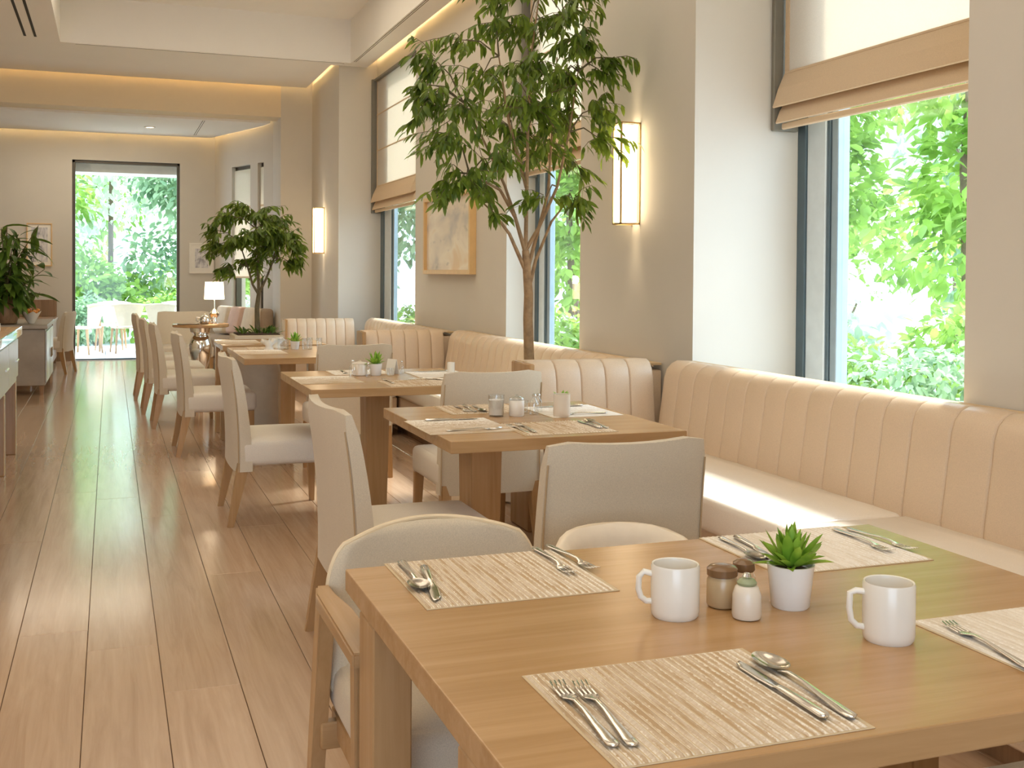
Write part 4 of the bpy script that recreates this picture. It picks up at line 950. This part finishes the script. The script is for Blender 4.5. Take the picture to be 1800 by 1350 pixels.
bm = B(); lathe(bm, [(0.17, 0), (0.19, 0.015), (0.24, 0.42), (0.285, 0.66), (0.305, 0.70), (0.300, 0.706), (0.285, 0.702), (0.265, 0.672), (0.20, 0.665)], 40); obj('planter', bm, 'pot_white', root)
bm = B(); lathe(bm, [(0.262, 0.66), (0.265, 0.675), (0.20, 0.688), (0.08, 0.695), (0.01, 0.697)], 28); obj('moss', bm, 'moss', root)
tr = pts(root, [(2.312, 6.02, 0.68), (2.300, 6.01, 0.86), (2.289, 6.0, 1.059), (2.292, 6.0, 1.20), (2.279, 6.0, 1.357), (2.271, 6.0, 1.456)])
bm = B(); tube(bm, tr, [0.034, 0.030, 0.028, 0.027, 0.024, 0.021], 10); obj('trunk', bm, 'bark', root)
BR = [[(2.271, 6.0, 1.44), (2.203, 6.0, 1.653), (2.15, 6.03, 1.83), (2.02, 6.05, 2.10), (1.90, 6.05, 2.30)], [(2.271, 6.0, 1.45), (2.276, 6.0, 1.82), (2.28, 6.0, 2.15), (2.30, 6.02, 2.55), (2.36, 6.04, 2.95)],
      [(2.271, 6.0, 1.456), (2.345, 5.98, 1.59), (2.451, 5.96, 1.83), (2.52, 5.95, 2.15), (2.56, 5.92, 2.50)], [(2.279, 6.0, 1.33), (2.346, 6.03, 1.524), (2.433, 6.06, 1.80), (2.46, 6.08, 2.1), (2.48, 6.05, 2.6)],
      [(2.29, 6.0, 1.22), (2.335, 6.0, 1.40), (2.416, 5.96, 1.625), (2.50, 5.93, 1.74)], [(2.28, 6.0, 1.32), (2.17, 6.0, 1.55), (2.06, 5.95, 1.66), (1.98, 5.92, 1.72)], [(2.203, 6.0, 1.653), (2.10, 5.97, 1.80), (1.90, 5.92, 1.88)], [(2.276, 6.0, 1.82), (2.20, 6.10, 2.2), (2.15, 6.15, 2.6)]]
nodes = []
for b in BR:
    p = pts(root, b); bm = B(); n_ = len(p); tube(bm, p, [0.013 - 0.009 * i / (n_ - 1) for i in range(n_)], 7); obj('branch', bm, 'bark', root); nodes += p[1:]
CL1 = [(1.76,6.10,2.53,0.147,40),(1.95,6.25,2.70,0.135,30),(1.68,5.90,2.30,0.158,60),(1.91,6.00,2.26,0.195,80),(1.79,5.85,2.08,0.158,60),(2.07,6.20,2.50,0.152,40),(2.14,6.20,2.81,0.135,30),(2.32,6.10,2.80,0.168,60),(2.44,5.90,2.83,0.165,70),(2.51,5.85,2.67,0.148,60),(2.50,6.00,2.50,0.184,80),(2.21,5.80,2.50,0.176,70),(2.23,5.75,2.24,0.191,80),(2.58,6.10,2.28,0.188,70),(2.63,5.80,2.50,0.115,30),(2.71,5.75,2.56,0.091,22),(2.66,5.90,2.29,0.133,45),(2.68,5.90,2.12,0.107,35),(2.24,6.15,2.17,0.186,60),(2.01,5.80,1.96,0.127,40),(1.86,5.85,1.86,0.142,50),(1.73,5.80,1.80,0.109,32),(2.01,6.00,1.84,0.114,30),(2.48,6.20,2.08,0.155,40),(2.34,5.85,1.76,0.100,22),(2.48,5.80,1.75,0.104,28),(2.64,6.10,1.98,0.086,14),(1.99,5.75,1.64,0.080,14),(1.63,5.90,2.36,0.088,22),(2.43,6.10,3.04,0.203,60),(2.56,5.90,2.98,0.149,40),(2.21,6.20,2.98,0.170,40),(2.27,6.25,2.38,0.172,50)]
put_leaves(root, tree_leaves(root, [(a, b, c, d * 1.08, int(n * 2.1)) for a, b, c, d, n in CL1], nodes, 300, FIC, q, 1.08), FIC, 300, 0)
# far tree in a square planter
root = thing('potted_tree', 'bushy round-headed tree in a square beige planter past the fourth table', 'tree', (1.205, 9.83, 0))
bm = B(); box(bm, -0.21, 0.21, -0.21, 0.21, 0, 0.775, 0.012, 2); obj('planter', bm, 'planter_beige', root)
bm = B(); box(bm, -0.18, 0.18, -0.18, 0.18, 0.77, 0.785, 0.006); obj('soil', bm, 'soil', root)
qq = random.Random(2); ms = []
for i in range(60):
    a = qq.uniform(0, 6.28); ms.append(leaf_matrix(Vector((qq.uniform(-0.16, 0.16), qq.uniform(-0.16, 0.16), 0.78)), Vector((math.cos(a), math.sin(a), qq.uniform(0.5, 1.6))), 0, qq.uniform(0.8, 1.3)))
PLT = leaf_mesh(0.085, 0.018, 0.02, 0.3, 'plant_leaf'); join_leaves('ground_leaves', PLT, ms, root)
tr = pts(root, [(1.213, 9.83, 0.77), (1.210, 9.84, 1.01), (1.227, 9.85, 1.135)]); bm = B(); tube(bm, tr, [0.024, 0.020, 0.017], 8); obj('trunk', bm, 'bark_dark', root)
nodes = []
for b in ([(1.227, 9.85, 1.12), (1.173, 9.85, 1.209), (1.129, 9.83, 1.359), (1.06, 9.8, 1.55)], [(1.227, 9.85, 1.13), (1.29, 9.85, 1.26), (1.349, 9.87, 1.411), (1.40, 9.9, 1.6)], [(1.225, 9.85, 1.13), (1.22, 9.87, 1.4), (1.20, 9.85, 1.7)]):
    p = pts(root, b); bm = B(); tube(bm, p, [0.013, 0.010, 0.008, 0.004], 6); obj('branch', bm, 'bark_dark', root); nodes += p[1:]
CL2 = [(0.96,9.85,1.80,0.102,60),(0.90,9.95,1.56,0.103,60),(1.04,9.75,1.60,0.121,90),(1.20,9.85,1.83,0.122,80),(1.41,9.95,1.79,0.113,70),(1.46,9.75,1.61,0.111,80),(1.32,9.85,1.56,0.122,90),(1.19,9.95,1.41,0.103,60),(0.96,9.85,1.36,0.092,50),(1.51,9.95,1.41,0.092,60),(1.13,9.65,1.65,0.130,80),(1.32,9.65,1.70,0.110,60),(1.11,9.95,1.89,0.082,40),(0.86,9.85,1.68,0.071,30),(1.55,9.85,1.56,0.061,25)]
put_leaves(root, tree_leaves(root, [(a, b, c, d * 1.05, int(n * 2.7)) for a, b, c, d, n in CL2], nodes, 300, FIC, q, 1.0, droop=0.6), FIC, 120, 0)
# leafy vase on the left cabinet
root = thing('leafy_vase', 'dark vase of long drooping green leaves on the cabinet at the left', 'plant', (-1.04, 12.85, 0.745)); root.scale = (1.16, 1.16, 1.13)
bm = B(); lathe(bm, [(0.07, 0), (0.09, 0.01), (0.12, 0.10), (0.10, 0.20), (0.075, 0.25), (0.08, 0.26), (0.07, 0.26), (0.06, 0.22)], 28); obj('vase', bm, 'oak_dark', root)
LONG = [leaf_mesh(0.24, 0.052, 0.10, 0.25, 'plant_leaf', seg=5), leaf_mesh(0.19, 0.046, 0.05, 0.3, 'plant_leaf', seg=5)]
qv = random.Random(21); st = B(); n = 0
for i in range(27):
    a = i * 2.39996; top = Vector((math.cos(a) * qv.uniform(0.05, 0.46), math.sin(a) * qv.uniform(0.05, 0.42), qv.uniform(0.18, 1.0)))
    tube(st, [(0, 0, 0.22), (top.x * 0.35, top.y * 0.35, top.z * 0.65), top], [0.006, 0.005, 0.003], 5)
    for k in range(11):
        f = 0.38 + 0.62 * k / 10; p = Vector((top.x * f ** 1.3, top.y * f ** 1.3, 0.22 + (top.z - 0.22) * f)); b = qv.uniform(0, 6.28)
        d = Vector((math.cos(b) + top.x * 1.5, math.sin(b) + top.y * 1.5, qv.uniform(-0.9, 0.5)))
        place_leaf(LONG[k % 2], leaf_matrix(p, d, qv.uniform(-0.5, 0.5), qv.uniform(0.85, 1.3)), root)
obj('stems', st, 'bark_dark', root, kind='stuff')
# ------------------------------------------------------------------ garden outside
gb = B(); box(gb, -40, 60, -30, 70, -0.30, -0.12); struct('ground', gb, 'pavement')
tb = B(); box(tb, -8, 9, 17.62, 21.2, -0.12, -0.035); TER = struct('terrace', tb, 'pavement')
for i in range(-4, 5):
    for j in range(5):
        bm = B(); box(bm, 0.23 + i * 0.6 - 0.296, 0.23 + i * 0.6 + 0.296, 17.66 + j * 0.6 + 0.004, 17.66 + j * 0.6 + 0.596, -0.035, -0.005, 0.004); obj('tile', bm, 'paving_tile', TER, smooth=False)
eb = B(); box(eb, -4, 3.4, 17.60, 18.15, 2.79, 2.95); struct('trim_2', eb, 'white_stone')
GLEAF = {}
for nm in ('garden_leaf', 'garden_leaf_pale', 'garden_leaf_dark'): GLEAF[nm] = leaf_mesh(0.15, 0.075, 0.03, 0.2, nm, seg=3)
def crown_mesh(seed, n, mat, blobs, squash=1.0, s=1.0):
    q = random.Random(seed); ms = []
    tot = sum(b[3] ** 2 for b in blobs)
    for bx, by, bz, br in blobs:
        for i in range(int(n * br * br / tot)):
            v = Vector((q.gauss(0, 1), q.gauss(0, 1), q.gauss(0, 1))).normalized() * br * (0.55 + 0.5 * q.random())
            p = Vector((bx, by, bz)) + Vector((v.x, v.y, v.z * squash)); d = v.normalized() * 0.6 + Vector((q.uniform(-1, 1), q.uniform(-1, 1), q.uniform(-1.1, 0.4)))
            ms.append(leaf_matrix(p, d, q.uniform(-0.8, 0.8), s * q.uniform(0.7, 1.4)))
    me = GLEAF[mat]; vs = [v.co.copy() for v in me.vertices]; fs = [tuple(p.vertices) for p in me.polygons]; V, Fc = [], []
    for m in ms:
        b = len(V); V.extend([(m @ v)[:] for v in vs]); Fc.extend([tuple(i + b for i in f) for f in fs])
    o = bpy.data.meshes.new('foliage'); o.from_pydata(V, [], Fc); o.shade_smooth(); o.materials.append(M[mat]); return o
def blobs(seed, n, r, h0, h1, br):
    q = random.Random(seed); return [(q.uniform(-r, r), q.uniform(-r, r), q.uniform(h0, h1), br * q.uniform(0.7, 1.2)) for i in range(n)]
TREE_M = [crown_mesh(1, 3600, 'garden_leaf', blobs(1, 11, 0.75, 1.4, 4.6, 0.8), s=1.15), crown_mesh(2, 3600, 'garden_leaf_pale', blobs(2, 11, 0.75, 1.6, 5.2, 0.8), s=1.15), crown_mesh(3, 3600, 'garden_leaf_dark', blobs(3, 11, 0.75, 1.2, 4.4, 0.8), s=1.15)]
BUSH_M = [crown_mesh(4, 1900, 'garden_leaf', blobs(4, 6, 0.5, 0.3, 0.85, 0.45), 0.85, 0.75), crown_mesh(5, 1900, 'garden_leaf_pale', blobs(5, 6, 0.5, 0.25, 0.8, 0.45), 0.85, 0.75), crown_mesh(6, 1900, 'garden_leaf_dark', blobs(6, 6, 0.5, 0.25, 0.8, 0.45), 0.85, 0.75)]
tb = B(); tube(tb, [(0, 0, -0.12), (0.04, 0.02, 1.2), (-0.03, 0.05, 2.4), (0.05, 0, 4.0)], [0.075, 0.06, 0.05, 0.02], 9); TRUNK = mesh_from(tb, True, 'trunk'); TRUNK.materials.append(M['bark_out'])
tb = B()
for i in range(5):
    a = i * 1.257; tube(tb, [(0, 0, -0.12), (0.12 * math.cos(a), 0.12 * math.sin(a), 0.3), (0.3 * math.cos(a), 0.3 * math.sin(a), 0.75)], [0.018, 0.014, 0.008], 5)
STEMS = mesh_from(tb, True, 'stems'); STEMS.materials.append(M['bark_out'])
def tree(x, y, k, s, rz, label): 
    r = thing('garden_tree', label, 'tree', (x, y, 0), rz, 'trees in the garden'); r.scale = (s, s, s)
    obj('trunk', TRUNK, 'bark_out', r); obj('foliage', TREE_M[k], 'garden_leaf', r, kind='stuff')
def bush(x, y, k, s, rz, label, sz=None):
    r = thing('garden_shrub', label, 'shrub', (x, y, -0.05), rz, 'shrubs in the garden'); r.scale = (s, s, sz or s)
    obj('stems', STEMS, 'bark_out', r); obj('foliage', BUSH_M[k], 'garden_leaf', r, kind='stuff')
# beyond the garden door
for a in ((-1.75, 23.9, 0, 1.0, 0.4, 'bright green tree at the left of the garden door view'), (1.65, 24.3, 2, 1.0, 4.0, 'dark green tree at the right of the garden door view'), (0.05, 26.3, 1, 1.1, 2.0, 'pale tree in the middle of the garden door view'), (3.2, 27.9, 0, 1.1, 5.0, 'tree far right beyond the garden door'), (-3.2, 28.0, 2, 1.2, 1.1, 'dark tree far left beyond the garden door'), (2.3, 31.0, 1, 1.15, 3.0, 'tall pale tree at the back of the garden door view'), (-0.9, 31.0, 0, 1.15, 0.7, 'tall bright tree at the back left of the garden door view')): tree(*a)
for a in ((-1.75, 21.75, 0, 0.85, 0.3, 'leafy shrub behind the leftmost terrace chair'), (-0.25, 21.8, 2, 0.9, 1.3, 'dark shrub behind the terrace chairs, left of the middle'), (1.2, 21.8, 0, 0.9, 2.3, 'bright shrub behind the middle terrace chairs'), (2.7, 21.8, 1, 0.9, 4.3, 'pale shrub at the right end of the terrace'), (-0.15, 24.0, 0, 1.45, 0.9, 'large bright shrub between the two nearest garden door trees'), (-1.5, 26.2, 2, 1.6, 2.4, 'large dark shrub behind the left garden door tree'), (2.0, 26.8, 0, 1.7, 3.4, 'large bright shrub behind the right garden door tree')): bush(*a)
# outside the big window
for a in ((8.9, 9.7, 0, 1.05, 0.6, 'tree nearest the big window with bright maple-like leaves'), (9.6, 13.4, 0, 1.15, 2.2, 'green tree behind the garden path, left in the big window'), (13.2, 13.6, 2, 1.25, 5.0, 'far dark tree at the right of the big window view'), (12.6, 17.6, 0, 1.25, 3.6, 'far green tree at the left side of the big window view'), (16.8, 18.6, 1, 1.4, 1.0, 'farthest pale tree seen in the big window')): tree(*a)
for a in ((6.75, 7.15, 0, 0.95, 0.2, 'round bright shrub low at the right of the big window'), (5.75, 8.1, 0, 0.7, 2.2, 'bright low shrub at the left of the big window'), (7.5, 10.5, 1, 1.45, 3.2, 'tall pale shrub at the far end of the garden path')): bush(*a)
# outside the middle and far side windows
for a in ((6.5, 15.2, 0, 0.95, 0.9, 'tree seen through the window behind the tall indoor tree'), (8.3, 19.2, 1, 1.1, 2.9, 'pale tree further out behind the middle window'), (4.5, 18.9, 2, 0.9, 4.4, 'dark tree outside the narrow far side window'), (10.5, 24.0, 0, 1.3, 0.1, 'far tree beyond the middle side window')): tree(*a)
for a in ((4.7, 11.1, 0, 0.85, 0.7, 'bright shrub low in the middle side window'), (5.6, 12.9, 1, 0.75, 1.9, 'pale shrub low behind the middle side window'), (4.1, 15.0, 0, 0.9, 3.1, 'shrub outside the narrow far side window')): bush(*a)
# low white garden wall with a clipped hedge and a glass screen outside the big window
root = thing('garden_planter', 'low white planter wall with a clipped hedge outside the big window', 'planter', (5.55, 5.55, -0.12), R(-35))
bm = B(); box(bm, -0.9, 0.9, -0.25, 0.25, 0, 0.62, 0.01); obj('planter_wall', bm, 'white_stone', root)
me = crown_mesh(8, 1500, 'garden_leaf_dark', [(x * 0.2, 0, 0.78, 0.26) for x in range(-4, 5)], 0.8, 0.5); obj('hedge', me, 'garden_leaf_dark', root, kind='stuff')
# terrace chairs
def garden_chair():
    root = thing('garden_chair', 'x', 'chair', group='pale terrace chairs')
    bm = B()
    obj('seat', rbox(0.44, 0.42, 0.03, 0.010, 2, 0.40), 'cushion_cream', root)
    bm = B(); n = 9; rings = []
    for j in range(7):
        f = j / 6; z = 0.44 + 0.34 * f; w = 0.15 + 0.09 * f; y = -0.20 - 0.06 * f
        rings.append([Vector((-w, y, z)), Vector((-w * 0.5, y - 0.02, z)), Vector((0, y - 0.026, z)), Vector((w * 0.5, y - 0.02, z)), Vector((w, y, z)), Vector((w, y + 0.022, z)), Vector((w * 0.5, y + 0.004, z)), Vector((0, y - 0.002, z)), Vector((-w * 0.5, y + 0.004, z)), Vector((-w, y + 0.022, z))])
    loft(bm, rings); obj('backrest', bm, 'cushion_cream', root)
    bm = B(); tube(bm, [(-0.27, -0.25, 0.77), (-0.14, -0.28, 0.79), (0, -0.29, 0.795), (0.14, -0.28, 0.79), (0.27, -0.25, 0.77)], 0.016, 8); obj('top_rail', bm, 'cushion_cream', root)
    for s in (-1, 1):
        obj('leg', leg_bm(s * 0.19, 0.18, 0.40, 0.035, 0.035, s * 0.22, 0.21, 0, 0.022, 0.022), 'oak_z', root); obj('leg', leg_bm(s * 0.17, -0.18, 0.44, 0.035, 0.035, s * 0.20, -0.24, 0, 0.022, 0.022), 'oak_z', root)
    return root
GC = garden_chair()
for x, y, r, lab in ((-0.42, 18.85, 60, 'pale terrace chair at the far left of the door view, turned sideways'), (0.02, 19.75, 170, 'pale terrace chair of the back row, left of the middle'), (0.25, 18.95, 8, 'pale terrace chair left of the middle, back toward the room'), (0.78, 18.80, -6, 'pale terrace chair right of the middle, back toward the room'), (1.15, 19.75, 190, 'pale terrace chair at the right of the back row'), (1.32, 18.9, -20, 'rightmost pale terrace chair, partly behind the aisle chairs')):
    use(GC, (x, y, -0.005), R(r), lab)
root = thing('terrace_table', 'white terrace table behind the pale garden chairs', 'table', (0.62, 19.35, -0.005))
bm = B(); box(bm, -0.85, 0.85, -0.2, 0.2, 0.60, 0.63, 0.006); obj('tabletop', bm, 'cushion_cream', root)
for s in (-1, 1):
    for t_ in (-1, 1): obj('leg', leg_bm(s * 0.78, t_ * 0.15, 0.605, 0.04, 0.04, s * 0.78, t_ * 0.15, 0, 0.03, 0.03), 'oak_z', root)
